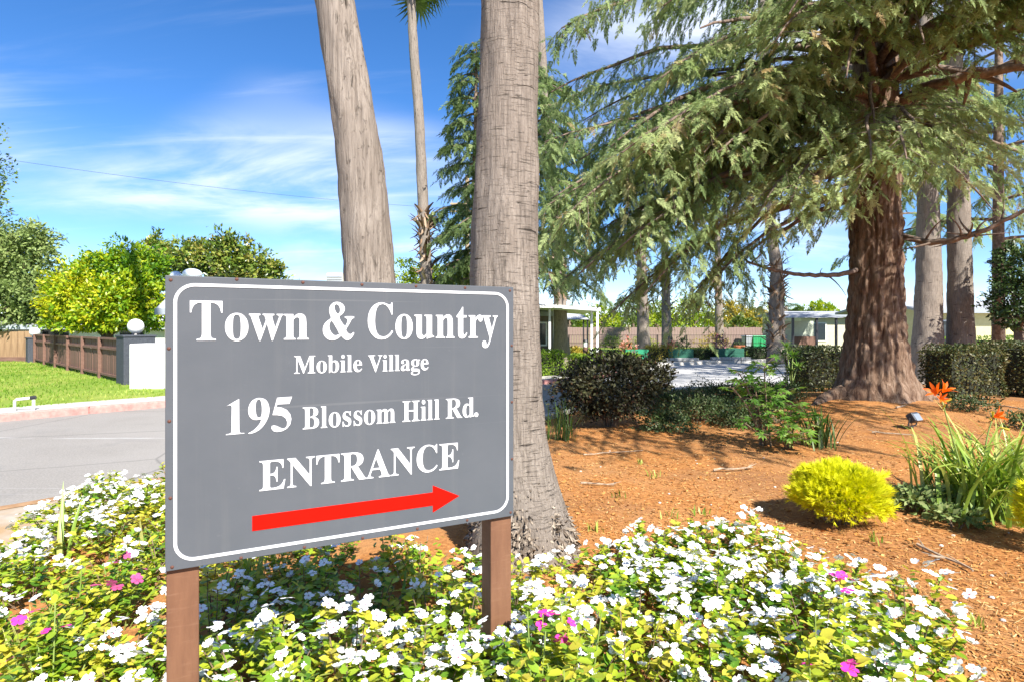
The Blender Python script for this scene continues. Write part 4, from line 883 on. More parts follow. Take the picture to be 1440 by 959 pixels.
shade_limbs = [(z0, np.array(e) - [0, .8, 0], .6, .065, 1.0) for z0, e in ((6.4, (3.4, 3.9, 5.0)), (6.6, (5.2, 2.8, 5.2)), (6.0, (2.2, 5.6, 5.0)), (6.8, (7.0, 2.6, 5.5)), (6.3, (4.4, 2.2, 5.6)), (6.4, (3.0, 3.0, 5.6)), (6.5, (2.2, 4.4, 5.4)), (6.2, (6.2, 3.4, 5.0)), (6.2, (3.8, 3.2, 5.2)), (6.3, (8.5, 4.4, 5.2)), (6.5, (9.6, 5.4, 5.6)), (6.0, (7.4, 6.0, 4.9)), (5.8, (6.0, 6.2, 4.7)), (6.4, (5.4, 4.6, 5.2)))]  # limbs above the view, added to throw dappled shade on the mulch
paths = []; fol = []
def limb_path(z0, end, sag):
    a_ = np.array([6.6, 11.0, z0]); e = np.asarray(end, float)
    mid = a_ + (e - a_) * .62; mid[2] = max(a_[2] - .25 * (a_[2] - e[2]), e[2]) + sag * .8; p = bez(a_, mid, e, 14)
    wob = np.linalg.norm(e - a_) * .02
    p[1:-1] += np.cumsum(rng.normal(0, wob * .35, (12, 3)), 0) * np.sin(np.linspace(.2, 3, 12))[:, None]
    return p
for q in LIMBS: paths.append((limb_path(q[0], P(q[1], q[2], q[3]), q[4]), q[5], q[6]))
for q in shade_limbs: paths.append((limb_path(q[0], q[1], q[2]), q[3], q[4]))
parts = []; tw = []
for p, r, f in paths:
    V, F = tube(p - cb_, np.linspace(r * 1.25, r * .16, len(p)), 8)
    mk("limb", V, F, m_limb, cedar, smooth=True)
    (Vf, Ff, tf), t_ = cedar_foliage([p - cb_], dens=rng.uniform(.40, .85) * f * (1.5 if p[-1][0] < 1.6 else 1.0) + .04, bl=1.15 if f >= .7 else .7, start=.22, droop=rng.uniform(.4, .7), spray=.245, holes=.45 if p[-1][0] > 1.6 else .3)
    parts.append((Vf, Ff, tf)); tw += t_
for z0, x, y, Y in ((5.6, 930, 195, 7.6), (5.5, 875, 215, 7.5), (5.4, 990, 215, 7.9), (4.9, 1110, 290, 8.0), (4.8, 1155, 278, 8.4), (4.7, 1065, 305, 8.2), (5.0, 1225, 228, 7.6), (5.1, 1300, 215, 7.6), (5.0, 1365, 222, 8.0), (6.6, 1090, 60, 7.2), (6.4, 930, 110, 8.4)):
    p = limb_path(z0, P(x, y, Y), .55)
    V, F = tube(p - cb_, np.linspace(.06, .01, len(p)), 7); mk("limb", V, F, m_limb, cedar, smooth=True)
    (Vf, Ff, tf), t_ = cedar_foliage([p - cb_], dens=.8, bl=1.15, start=.45, droop=.22, spray=.28, tl=.14)  # needle tint raised on these boughs to paint them as sunlit
    parts.append((Vf, Ff, tf)); tw += t_
V, F, t = join(parts)
mk("foliage", V, F, m_needle, cedar, tint=t, kind='stuff')
V, F = twig_mesh(tw); mk("twigs", V, F, m_limb, cedar, kind='stuff')
# bare, crooked limbs seen against the sky
def crooked(pix, r0, r1, name="bare_limb", twigs=8, parent=cedar, org=cb_):
    p = np.array([P(*q) for q in pix]) - org
    s = np.linspace(0, len(p) - 1, len(p) * 5); q = np.column_stack([np.interp(s, np.arange(len(p)), p[:, i]) for i in range(3)])
    for _ in range(3):
        z = q.copy(); z[1:-1] = (q[:-2] + 2 * q[1:-1] + q[2:]) / 4; q = z
    q[1:-1] += rng.normal(0, r0 * .12, (len(q) - 2, 3))
    mb = MB(); mb.tube(q, np.linspace(r0, r1, len(q)), 8)
    for _ in range(twigs):
        i = rng.integers(len(q) // 4, len(q) - 1); d = unit(rng.normal(size=3) + [0, 0, .2]); L = rng.uniform(.2, .7)
        mb.tube(bez(q[i], q[i] + d * L * .5 + rng.normal(0, .08, 3), q[i] + d * L, 6), np.linspace(r1 * .8, .004, 6), 5)
    return mb.build(name, m_limb, parent, smooth=True)
crooked([(1215, 378, 11), (1180, 387, 10.6), (1130, 388, 10.4), (1090, 381, 10.3), (1050, 368, 10.2)], .05, .02, twigs=7)
crooked([(1262, 330, 11), (1300, 342, 10.2), (1345, 338, 9.8), (1390, 322, 9.5), (1450, 292, 9.2)], .06, .03, twigs=14)
crooked([(1262, 145, 11), (1310, 122, 10.2), (1370, 102, 9.8), (1460, 92, 9.4)], .13, .07, twigs=10)
crooked([(1255, 110, 11), (1310, 88, 10), (1360, 62, 9.2), (1460, 32, 8.8)], .09, .05, twigs=10)
crooked([(1205, 80, 11), (1120, 112, 10.4), (1050, 132, 10), (1010, 165, 9.8), (960, 190, 9.6), (930, 200, 9.5)], .10, .03, twigs=14)
crooked([(1046, 133, 10), (1032, 112, 9.9), (1036, 90, 9.9), (1055, 84, 9.9), (1065, 92, 9.9)], .05, .02, twigs=3)
crooked([(1225, 20, 11), (1190, 60, 10), (1160, 40, 9.2), (1120, 0, 8.6)], .1, .05, twigs=6)

def small_cedar(label, base, H, rmax, z0, nl, seed, spray=.42, dens=.6, tilt=-.15, group=None, tl=0.0, trunk_r=.22, bl=.9, ex=.75):
    root = thing("cedar_tree", label, "tree", base, 0, group)
    V, F = tube([(0, 0, -.2), (0, 0, H * .4), (.05, 0, H)], [trunk_r, trunk_r * .7, .02], 10); mk("trunk", V, F, m_limb, root, smooth=True)
    ps = []
    for i in range(nl):
        f = (i + .5) / nl; z = z0 + (H - z0) * f ** .9; L = rmax * (1 - f) ** ex * rng.uniform(.65, 1.1) + .25
        az = 2.4 * i + rng.uniform(-.4, .4); d = np.array([math.cos(az), math.sin(az), 0])
        ps.append(bez((0, 0, z), d * L * .5 + np.array([0, 0, z + .12 * L]), d * L + np.array([0, 0, z + tilt * L]), 9))
    (V, F, t), tw_ = cedar_foliage(ps, dens=dens, bl=bl, spray=spray, start=.12, droop=.4, tl=tl)
    mk("foliage", V, F, m_needle, root, tint=t, kind='stuff')
    mb = MB()
    for p in ps: mb.tube(p, np.linspace(.05, .012, len(p)), 5)
    mb.build("limbs", m_limb, root, kind='stuff')
    return root
small_cedar("narrow dark conifer half hidden behind the thick palm trunk", (P(668, 460, 20) * [1, 1, 0]), 10.9, 1.9, 2.0, 50, 1, dens=.75, tl=-.34, bl=.65, ex=.95)
small_cedar("dark conifer behind the palm trunks at the right edge", (P(1404, 460, 17) * [1, 1, 0]), 17, 4.2, 3.6, 30, 2, dens=.34, spray=.45, tl=-.05, trunk_r=.17, bl=1.2)
small_cedar("tall green conifer directly behind the big cedar's trunk", (P(1238, 460, 24) * [1, 1, 0]), 19, 4.6, 5.5, 28, 3, dens=.26, spray=.55, tl=.1, trunk_r=.22, bl=1.4)
small_cedar("dark drooping conifer spreading out on the right of the thick palm trunk", (P(742, 460, 18.6) * [1, 1, 0]), 9.6, 2.75, 3.0, 46, 9, dens=.72, spray=.36, tl=-.26, tilt=-.3, trunk_r=.2, bl=.9, ex=.45)

# ================================================================== SHRUBS AND HEDGES
m_stem = pm("stem_bark", (.10, .065, .04), (.24, .17, .11), 20, (1, 1, .3), .9, .4, .01)
def gp(x, y, z=0.0):
    g = G(x, y, z); g[2] = float(gz(g[0], g[1])); return g

def leaf_cloud(n, c, r, size, tone=(.5, .2), shell=.55, flat=0.0, tv=LEAF_V, tf=LEAF_F, clump=0, up=.5, lumps=.16, cut=-.95):
    """leaves through an ellipsoid's volume, denser towards its uneven outside"""
    c = np.asarray(c, float); r = np.asarray(r, float)
    if clump:
        k = max(4, n // clump); dc = rdirs(k); dc[:, 2] = np.where(dc[:, 2] < cut, -dc[:, 2], dc[:, 2])
        rc = rng.uniform(shell, 1.0, k) ** .7; rc *= 1 + rng.normal(0, lumps, k)
        cen = dc * rc[:, None]; own = rng.integers(0, k, n)
        p = cen[own] + rng.normal(0, .11, (n, 3)); tn = rng.normal(0, tone[1], k)[own] + rng.normal(0, tone[1] * .6, n)
        d = unit(p)
    else:
        d = rdirs(n); rad = rng.uniform(shell, 1.0, n) ** .6
        rad *= 1 + lumps * 2 * (vnoise(d[:, 0] * 3.3 + 9, d[:, 2] * 3.3 + d[:, 1] * 2 + 9) - .5); p = d * rad[:, None]; tn = rng.normal(0, tone[1], n)
    ok = p[:, 2] > cut
    p, d, tn = p[ok], d[ok], tn[ok]; n = len(p)
    D = unit(d * .7 + rng.normal(0, .55, (n, 3)) + [0, 0, .15]); U = unit(d + rng.normal(0, .5, (n, 3)) + [0, 0, up])
    return scatter(tv, tf, frames(D, U), c + p * r, size * rng.uniform(.65, 1.25, n), np.clip(tone[0] + tn, 0, 1))

def shrub(name, label, base, r, n, size, mat, cat="shrub", zc=None, stems=7, tone=(.5, .2), shell=.4, clump=14, group=None, tv=LEAF_V, tf=LEAF_F, cut=-.95, extra=(), lumps=.16):
    root = thing(name, label, cat, base, 0, group)
    zc = r[2] * .95 if zc is None else zc
    parts = [leaf_cloud(n, (0, 0, zc), r, size, tone, shell, clump=clump, tv=tv, tf=tf, cut=cut, lumps=lumps)]
    for (c, rr, nn) in extra: parts.append(leaf_cloud(nn, c, rr, size, tone, shell, clump=clump, tv=tv, tf=tf, cut=cut, lumps=lumps))
    V, F, t = join(parts); V[:, 2] = np.maximum(V[:, 2], .01)
    mk("foliage", V, F, mat, root, tint=t, kind='stuff')
    mb = MB()
    for i in range(stems):
        a = 6.283 * i / stems + rng.uniform(-.3, .3); e = np.array([math.cos(a) * r[0] * .6, math.sin(a) * r[1] * .6, zc + r[2] * rng.uniform(-.1, .5)])
        mb.tube(bez((e[0] * .12, e[1] * .12, -.05), (e[0] * .4, e[1] * .4, zc * .6), e, 7), np.linspace(.018, .006, 7) * (r[0] / .6) ** .5, 5)
    if stems: mb.build("stems", m_stem, root)
    return root

m_purple = leafmat("purple_leaf", [(.012, .013, .007), (.026, .026, .013), (.042, .040, .018), (.07, .075, .03), (.11, .055, .03)], .1, .5, .25)
m_darkgreen = leafmat("dark_green_leaf", [(.012, .028, .008), (.03, .06, .014), (.06, .10, .022), (.10, .14, .035)], .2, .4, .4)
m_hedge = leafmat("hedge_leaf", [(.014, .024, .007), (.03, .048, .012), (.06, .075, .02), (.13, .11, .035)], .15, .45, .35)
m_cover = leafmat("cover_leaf", [(.02, .04, .012), (.045, .08, .022), (.085, .115, .04), (.12, .11, .06)], .2, .5, .3)
m_lime = leafmat("lime_hedge_leaf", [(.08, .17, .012), (.17, .28, .02), (.28, .38, .035)], .3, .5)
m_ochre = leafmat("ochre_hedge_leaf", [(.22, .19, .03), (.36, .29, .05), (.46, .34, .08)], .3, .5)

b = gp(858, 600)
shrub("purple_leaf_shrub", "rounded dark purple leaved shrub right of the thick palm", b, (.76, .6, .50), 9000, .066, m_purple, zc=.60, stems=9, tone=(.45, .22), shell=.35, clump=16, lumps=.06,
      extra=(((.62, .0, .78), (.36, .35, .26), 1500), ((-.45, 0, .45), (.45, .4, .42), 1500)))
# ground covering low shrubs between shrub and road
for i, (x, y, rx, rz, lab) in enumerate(((935, 606, .42, .20, "low dark green shrub at the right foot of the purple shrub"), (985, 592, .55, .26, "low green groundcover shrub in the middle of the mulch edge"), (1045, 600, .5, .24, "low green groundcover shrub behind the lobed leaf plant"), (930, 572, .75, .24, "grey green groundcover behind the purple shrub's right side"), (1010, 568, .9, .26, "grey green groundcover bordering the driveway"), (1080, 572, .8, .25, "low groundcover left of the cedar's roots"))):
    b = gp(x, y)
    shrub("groundcover_shrub", lab, b, (rx, rx * .8, rz), int(2600 * rx / .5), .05, m_cover, zc=rz * .5, stems=5, tone=(.48, .22), shell=.2, clump=10, group="low shrubs along the mulch edge", cut=-.6)
b = gp(795, 618); b[0] -= .05
# ----- strappy plants
def strap_clump(name, label, base, n, L, wd, mat, cat="plant", lean=(.25, .9), group=None, spread=.1, parent=None, part="leaf", tone=(.5, .25), bend=1.5, stuff=True):
    root = parent or thing(name, label, cat, base, 0, group)
    V, F, T = [], [], []; m = 0
    for i in range(n):
        a = rng.uniform(0, 6.283); l = L * rng.uniform(.6, 1.1); e0 = R(rng.uniform(62, 88)); bd = rng.uniform(*lean) * bend
        o = np.array([math.cos(a), math.sin(a), 0]); s_ = np.array([-o[1], o[0], 0])
        k = 7; p = np.array([rng.normal(0, spread), rng.normal(0, spread), 0]); w_ = wd * rng.uniform(.7, 1.15); tn = np.clip(rng.normal(*tone), 0, 1)
        tw = rng.uniform(-.5, .5)
        for j in range(k):
            f = j / (k - 1); el = e0 - bd * f ** 1.4
            ww = w_ * (1 - f ** 3) * (.75 + .5 * f * (1 - f) * 2) + .0008
            sd = s_ * math.cos(tw * f) + np.array([0, 0, 1]) * math.sin(tw * f)
            V += [p - sd * ww / 2, p - np.array([0, 0, ww * .22]), p + sd * ww / 2]; T += [tn] * 3
            if j < k - 1:
                for q in (0, 1): F.append((m + q, m + q + 1, m + q + 4, m + q + 3))
            m += 3
            p = p + (o * math.cos(el) + np.array([0, 0, 1]) * math.sin(el)) * l / (k - 1)
            if p[2] < .01: p[2] = .01
    mk(part if not stuff else "leaves", V, np.array(F), mat, root, tint=T, kind='stuff' if stuff else None)
    return root
m_strap = leafmat("strap_leaf", [(.08, .16, .02), (.20, .31, .04), (.34, .42, .08), (.52, .48, .16)], .3, .4, .4)
m_strapd = leafmat("strap_leaf_dark", [(.03, .065, .012), (.06, .12, .02), (.11, .18, .035), (.26, .24, .08)], .25, .45, .35)
strap_clump("lily_turf", "dark green strappy clump between the thick palm and purple shrub", gp(790, 618), 60, .55, .016, m_strapd, spread=.09, lean=(.1, .6), bend=1.3)
strap_clump("strap_leaf_plant", "arching strap leaved clump between the lobed leaf plant and cedar roots", gp(1150, 628), 60, .62, .022, m_strapd, spread=.1, lean=(.3, 1.0))
strap_clump("strap_leaf_plant", "small strap leaved tuft at the base of the hedge left of the cedar", gp(1120, 570), 40, .45, .018, m_strapd, spread=.1)

# ----- clipped hedges: a block of leaves over an added solid core and branches
def hedge(name, label, c, size, rz, n, leaf, mat, group=None, tone=(.45, .2), top=None, round_=.12):
    root = thing(name, label, "hedge", c, rz, group)
    sx, sy, sz = size
    A = np.array([sy * sz, sy * sz, sx * sz, sx * sz, sx * sy]); fi = rng.choice(5, n, p=A / A.sum())
    u = rng.uniform(-.5, .5, (n, 3)) * [sx, sy, sz]; N_ = np.zeros((n, 3))
    for q, (ax_, sg) in enumerate(((0, 1), (0, -1), (1, 1), (1, -1), (2, 1))):
        mm = fi == q; u[mm, ax_] = sg * size[ax_] / 2; N_[mm, ax_] = sg
    d = np.abs(rng.normal(0, .05, n)); u -= N_ * d[:, None]
    # round the edges a little and make the faces uneven
    h = np.array(size) / 2; q = np.abs(u) / h; ex = np.sort(q, 1)[:, 1]
    u *= (1 - round_ * np.maximum(0, ex - .8) / .2 * .5)[:, None]
    u += N_ * ((vnoise(u[:, 0] * 3 + u[:, 1] * 3 + 20, u[:, 2] * 3 + 20) - .5) * .16)[:, None]
    u[:, 2] += sz / 2
    D = unit(N_ * .5 + rng.normal(0, .6, (n, 3))); U = unit(N_ + rng.normal(0, .5, (n, 3)))
    tn = np.clip(rng.normal(tone[0], tone[1], n) + .35 * (vnoise(u[:, 0] * 4 + 30, u[:, 2] * 4 + u[:, 1] * 4 + 30) - .5), 0, 1)
    V, F, t = scatter(LEAF_V, LEAF_F, frames(D, U), u, leaf * rng.uniform(.7, 1.3, n), tn); V[:, 2] = np.maximum(V[:, 2], .0)
    mk("foliage", V, F, mat, root, tint=t, kind='stuff')
    mb = MB()
    for i in range(max(4, int(sx * 6))):
        x = (i + .5) / max(4, int(sx * 6)) * sx - sx / 2; e = np.array([x + rng.normal(0, .08), rng.normal(0, sy * .2), sz * .85])
        mb.tube(bez((x, 0, -.05), (x, rng.normal(0, .05), sz * .4), e, 5), np.linspace(.025, .01, 5), 5)
    mb.box((0, 0, sz * .5), (sx * .80, sy * .72, sz * .78))  # solid dark box added inside the leaves to block light
    mb.build("branches_and_light_block", m_hedgecore, root, kind='stuff')
    return root
m_hedgecore = plain("hedge_twigs_and_light_block", (.022, .024, .012), .95)
hedge("clipped_hedge", "dark clipped hedge left of the big cedar trunk", gp(1150, 552), (1.15, 1.0, .98), .1, 4200, .06, m_hedge, group=None, round_=.3, tone=(.55, .2))
hedge("clipped_hedge", "square clipped hedge right of the cedar behind the orange lily", gp(1352, 562), (1.25, 1.0, 1.05), .05, 5200, .06, m_hedge, tone=(.72, .2), round_=.38)
hedge("clipped_hedge", "taller clipped hedge cut off by the right edge of the photo", gp(1440, 556), (1.3, 1.6, 1.12), .2, 5200, .06, m_hedge, tone=(.72, .2), round_=.38)
hedge("clipped_hedge", "low sunlit hedge between cedar trunk and grey palm", gp(1288, 524) , (1.4, .7, .85), 0, 2400, .07, m_ochre)
hedge("lime_hedge", "bright lime green clipped hedge block left of the shaggy palm", (1.15, 19.0, 0), (.9, .7, .72), .2, 2600, .07, m_lime, tone=(.5, .25))
hedge("lime_hedge", "long low lime green hedge in front of the carport", (3.3, 21.4, 0), (2.9, .7, .55), .55, 4200, .07, m_lime, tone=(.6, .25))
hedge("ochre_hedge", "yellow ochre hedge between the first two green planters", (6.6, 27.2, 0), (1.1, .8, .62), .1, 2200, .07, m_ochre)
for x, lab in ((978, "green hedge between the second and third green planters"),):
    hedge("green_hedge", lab, (9.0, 28.3, 0), (1.15, .8, .5), .05, 1800, .07, m_darkgreen, tone=(.6, .2))
hedge("green_hedge", "long dark green hedge right of the third green planter", (12.9, 28.9, 0), (3.8, .9, .55), .05, 4500, .08, m_darkgreen, tone=(.5, .2))
hedge("green_hedge", "low pale hedge before the yellow house wall", P(1420, 460, 22) * [1, 1, 0], (5, .8, 1.15), 0, 3800, .09, m_lime, tone=(.2, .2))

# ----- golden thread cypress
m_gold = leafmat("golden_foliage", [(.16, .22, .008), (.42, .46, .010), (.66, .66, .014), (.78, .74, .04)], .3, .5, .2)
def gold_shrub(label, base, r, n):
    root = thing("golden_shrub", label, "shrub", base, 0, "golden cypress shrubs")
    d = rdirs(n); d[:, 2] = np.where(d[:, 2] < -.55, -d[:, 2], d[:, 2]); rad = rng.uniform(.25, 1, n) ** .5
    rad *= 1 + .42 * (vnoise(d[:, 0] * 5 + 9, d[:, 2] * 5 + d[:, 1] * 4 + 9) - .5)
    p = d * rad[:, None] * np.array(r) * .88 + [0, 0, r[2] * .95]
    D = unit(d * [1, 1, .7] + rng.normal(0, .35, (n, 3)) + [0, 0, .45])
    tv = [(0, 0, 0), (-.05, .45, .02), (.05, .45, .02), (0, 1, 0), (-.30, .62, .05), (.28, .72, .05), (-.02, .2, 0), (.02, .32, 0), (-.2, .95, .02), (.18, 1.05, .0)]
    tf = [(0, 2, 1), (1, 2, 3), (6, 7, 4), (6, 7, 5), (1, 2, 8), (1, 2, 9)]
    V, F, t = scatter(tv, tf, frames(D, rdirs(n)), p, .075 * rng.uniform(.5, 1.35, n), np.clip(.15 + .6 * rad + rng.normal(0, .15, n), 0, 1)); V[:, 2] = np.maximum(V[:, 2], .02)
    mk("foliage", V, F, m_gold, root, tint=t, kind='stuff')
    mb = MB()
    for i in range(16):
        e = rdirs(1)[0]; e[2] = abs(e[2]); e = e * np.array(r) * .8 + [0, 0, r[2] * .5]
        mb.tube(bez((e[0] * .1, e[1] * .1, -.04), (e[0] * .4, e[1] * .4, e[2] * .4), e, 6), np.linspace(.012, .004, 6), 5)
    mb.build("stems", m_stem, root)
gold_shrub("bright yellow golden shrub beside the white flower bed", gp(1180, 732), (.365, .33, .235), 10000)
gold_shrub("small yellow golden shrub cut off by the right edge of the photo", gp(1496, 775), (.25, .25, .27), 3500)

# ----- daylily
m_orange = leafmat("orange_petal", [(.75, .10, .01), (.85, .16, .02), (.9, .30, .03)], .35, .5, .2)
m_bud = leafmat("bud", [(.25, .32, .05), (.60, .45, .05), (.8, .3, .03)], .3, .5, .2)
dl = gp(1385, 722)
lily = strap_clump("daylily", "tall green daylily clump with orange flowers on long stems", dl, 230, .92, .030, m_strap, spread=.15, lean=(.5, 1.5))
strap_clump("daylily", "strappy green clump left behind the daylily, without flowers", gp(1325, 700), 60, .62, .018, m_strap, spread=.1, lean=(.4, 1.1))
strap_clump("daylily", "strappy green clump right of the flowering daylily", gp(1450, 700), 90, .8, .022, m_strap, spread=.12, lean=(.4, 1.1))
def scape(pix, Y, blooms):
    p = np.array([P(*q, Y) for q in pix]) - dl
    V, F = tube(bez(p[0], p[1], p[2], 9), np.linspace(.008, .005, 9), 6); mk("flower_stem", V, F, m_stemg, lily, smooth=True)
    for (x, y, s_, kind, tilt) in blooms:
        c = P(x, y, Y) - dl
        V, F, T = [], [], []; m = 0
        ax_ = unit(np.array(tilt, float)); ux = unit(np.cross(ax_, [0.3, .2, 1])); uy = np.cross(ax_, ux)
        np_ = 6
        for k in range(np_):
            a = 6.283 * k / np_; rad = ux * math.cos(a) + uy * math.sin(a); sd = np.cross(ax_, rad)
            op = 1.0 if kind == 'open' else .12
            for j, (h, o, wd) in enumerate(((0, .04, .10), (.35, .16 * op + .05, .30 if kind == 'open' else .14), (.7, .45 * op + .06, .30 if kind == 'open' else .14), (.9, .8 * op + .03, .05))):
                q = c + (ax_ * h + rad * o) * s_
                V += [q - sd * wd * s_ / 2, q + rad * .02 * s_, q + sd * wd * s_ / 2]; T += [np.clip(rng.normal(.4, .15), 0, 1) if j else .9] * 3
                if j < 3:
                    for g in (0, 1): F.append((m + g, m + g + 1, m + g + 4, m + g + 3))
                m += 3
        mk("flower" if kind == 'open' else "bud", V, np.array(F), m_orange if kind == 'open' else m_bud, lily, tint=T)
m_stemg = plain("green_stem", (.20, .27, .06), .5)
scape([(1362, 690), (1340, 620), (1324, 560)], 4.75, [(1318, 553, .085, 'open', (-.8, -.4, .55)), (1325, 551, .085, 'open', (.5, -.5, .8)), (1322, 562, .06, 'open', (-.1, -.8, .4)), (1326, 566, .075, 'bud', (.85, -.2, .5)), (1323, 568, .05, 'bud', (-.3, -.4, .8)), (1325, 575, .05, 'bud', (.2, -.4, .8))])
scape([(1385, 690), (1380, 620), (1398, 585)], 4.9, [(1397, 586, .085, 'open', (.7, -.4, .4)), (1396, 588, .07, 'bud', (-.2, -.3, 1)), (1396, 592, .05, 'bud', (-.7, -.3, .5))])
scape([(1395, 700), (1398, 620), (1410, 602)], 5.0, [(1406, 600, .08, 'bud', (.9, -.2, -.3))])
# grey-leaved low plant at its foot
m_grey = leafmat("grey_leaf", [(.07, .12, .03), (.17, .24, .07), (.36, .38, .16)], .2, .6)
shrub("silver_leaf_plant", "low grey green leafy plant at the left foot of the daylily", gp(1292, 716), (.27, .24, .12), 600, .07, m_grey, "plant", zc=.08, stems=4, clump=8, shell=.2, cut=-.5)
shrub("silver_leaf_plant", "low dry grey green plant under the front of the daylily", gp(1345, 738), (.2, .16, .08), 350, .06, m_grey, "plant", zc=.07, stems=4, clump=8, shell=.2, cut=-.5)
shrub("small_green_plant", "small dark green plant in the shade behind the daylily", gp(1365, 590), (.42, .3, .13), 800, .05, m_cover, "plant", zc=.07, stems=3, clump=8, shell=.2, cut=-.5)
shrub("small_green_plant", "bluish green low plant in shade at the right edge of the mulch", gp(1440, 608), (.4, .3, .17), 800, .05, m_cover, "plant", zc=.09, stems=3, clump=8, shell=.2, cut=-.5)

# ----- lobed leaf plant (palmate leaves on bare stems)
m_palmate = leafmat("lobed_leaf", [(.05, .12, .015), (.10, .22, .03), (.18, .32, .05), (.36, .42, .13)], .35, .4, .4)
pv = [(0, 0, 0)]; pf = []
for k in range(7):
    a = R(-120 + 40 * k); l = 1.0 - .22 * abs(k - 3) / 3; ca, sa = math.sin(a), math.cos(a); px_, py_ = sa, -ca
    i = len(pv); wd = .14
    pv += [(ca * l * .45 - px_ * wd * -1, sa * l * .45 - py_ * wd * -1, .04), (ca * l * .45 - px_ * wd, sa * l * .45 - py_ * wd, .04), (ca * l, sa * l, -.14)]
    pf += [(0, i, i + 2), (0, i + 2, i + 1)]
def palmate_plant(label, base, stems, leaf, group=None):
    root = thing("lobed_leaf_plant", label, "plant", base, 0, group)
    mb = MB(); T_, D_, S_ = [], [], []
    for (x, y, Y, k) in stems:
        e = P(x, y, Y) - base
        q = bez((rng.normal(0, .05), rng.normal(0, .05), -.02), (e[0] * .35, e[1] * .5, e[2] * .6), e, 9); mb.tube(q, np.linspace(.014, .007, 9), 6)
        for i in range(k):
            f = 1 - .5 * (i / k) ** 1.5; a = 2.4 * i + rng.uniform(-.5, .5); c = np.array([np.interp(f, np.linspace(0, 1, 9), q[:, j]) for j in range(3)])
            pet = np.array([math.cos(a), math.sin(a), rng.uniform(-.1, .7)]) * rng.uniform(.06, .2)
            mb.tube(bez(c, c + pet * .5 + [0, 0, .02], c + pet, 4), .003, 4)
            T_.append(c + pet); D_.append(unit(pet + [0, 0, rng.uniform(-.08, .02)])); S_.append(leaf * rng.uniform(.6, 1.15))
    n = len(T_)
    V, F, t = scatter(pv, pf, frames(np.array(D_), np.column_stack([rng.normal(0, .3, n), rng.normal(-.15, .3, n), np.ones(n)])), np.array(T_), S_, np.clip(rng.normal(.5, .25, n), 0, 1))
    mk("leaves", V, F, m_palmate, root, tint=t, kind='stuff'); mb.build("stems", m_stem, root)
b = gp(1075, 628)
palmate_plant("light green plant with lobed leaves on tall bare stems, upper left one", b, [(1040, 525, 7.4, 20), (1075, 515, 7.5, 20), (1060, 540, 7.6, 16), (1088, 545, 7.6, 16), (1030, 545, 7.3, 9), (1065, 575, 7.5, 12), (1040, 590, 7.3, 6), (1098, 552, 7.9, 14)], .105)
palmate_plant("bushy green plant with lobed leaves in front of the cedar's left root", gp(1112, 632), [(1112, 570, 7.5, 24), (1095, 590, 7.3, 18), (1128, 580, 7.6, 18), (1085, 612, 7.2, 14), (1118, 612, 7.1, 18), (1140, 600, 7.5, 10)], .11)
# umbrella sedge
b = gp(1112, 558)
sedge = thing("umbrella_sedge", "tall umbrella sedge with feathery green tops left of the hedge", "plant", b)
mb = MB(); T_, D_ = [], []
for (x, y) in ((1100, 497), (1115, 500), (1090, 515), (1122, 515), (1106, 488), (1112, 522)):
    e = P(x, y, b[1] + rng.uniform(-.3, .3)) - b
    q = bez((rng.normal(0, .05), 0, 0), (e[0] * .3, e[1] * .3, e[2] * .6), e, 7); mb.tube(q, np.linspace(.012, .007, 7), 5)
    for i in range(42):
        a = rng.uniform(0, 6.283); T_.append(q[-1]); D_.append((math.cos(a), math.sin(a), rng.uniform(-.5, .75)))
n = len(T_)
V, F, t = scatter([(-.035, 0, 0), (.035, 0, 0), (-.03, .6, .06), (.03, .6, .06), (0, 1, -.06)], [(0, 1, 3), (0, 3, 2), (2, 3, 4)], frames(np.array(D_), np.tile([0, 0, 1.], (n, 1))), np.array(T_), rng.uniform(.2, .36, n))
mk("leaves", V, F, m_palmate, sedge, tint=t, kind='stuff'); mb.build("stems", m_stemg, sedge)

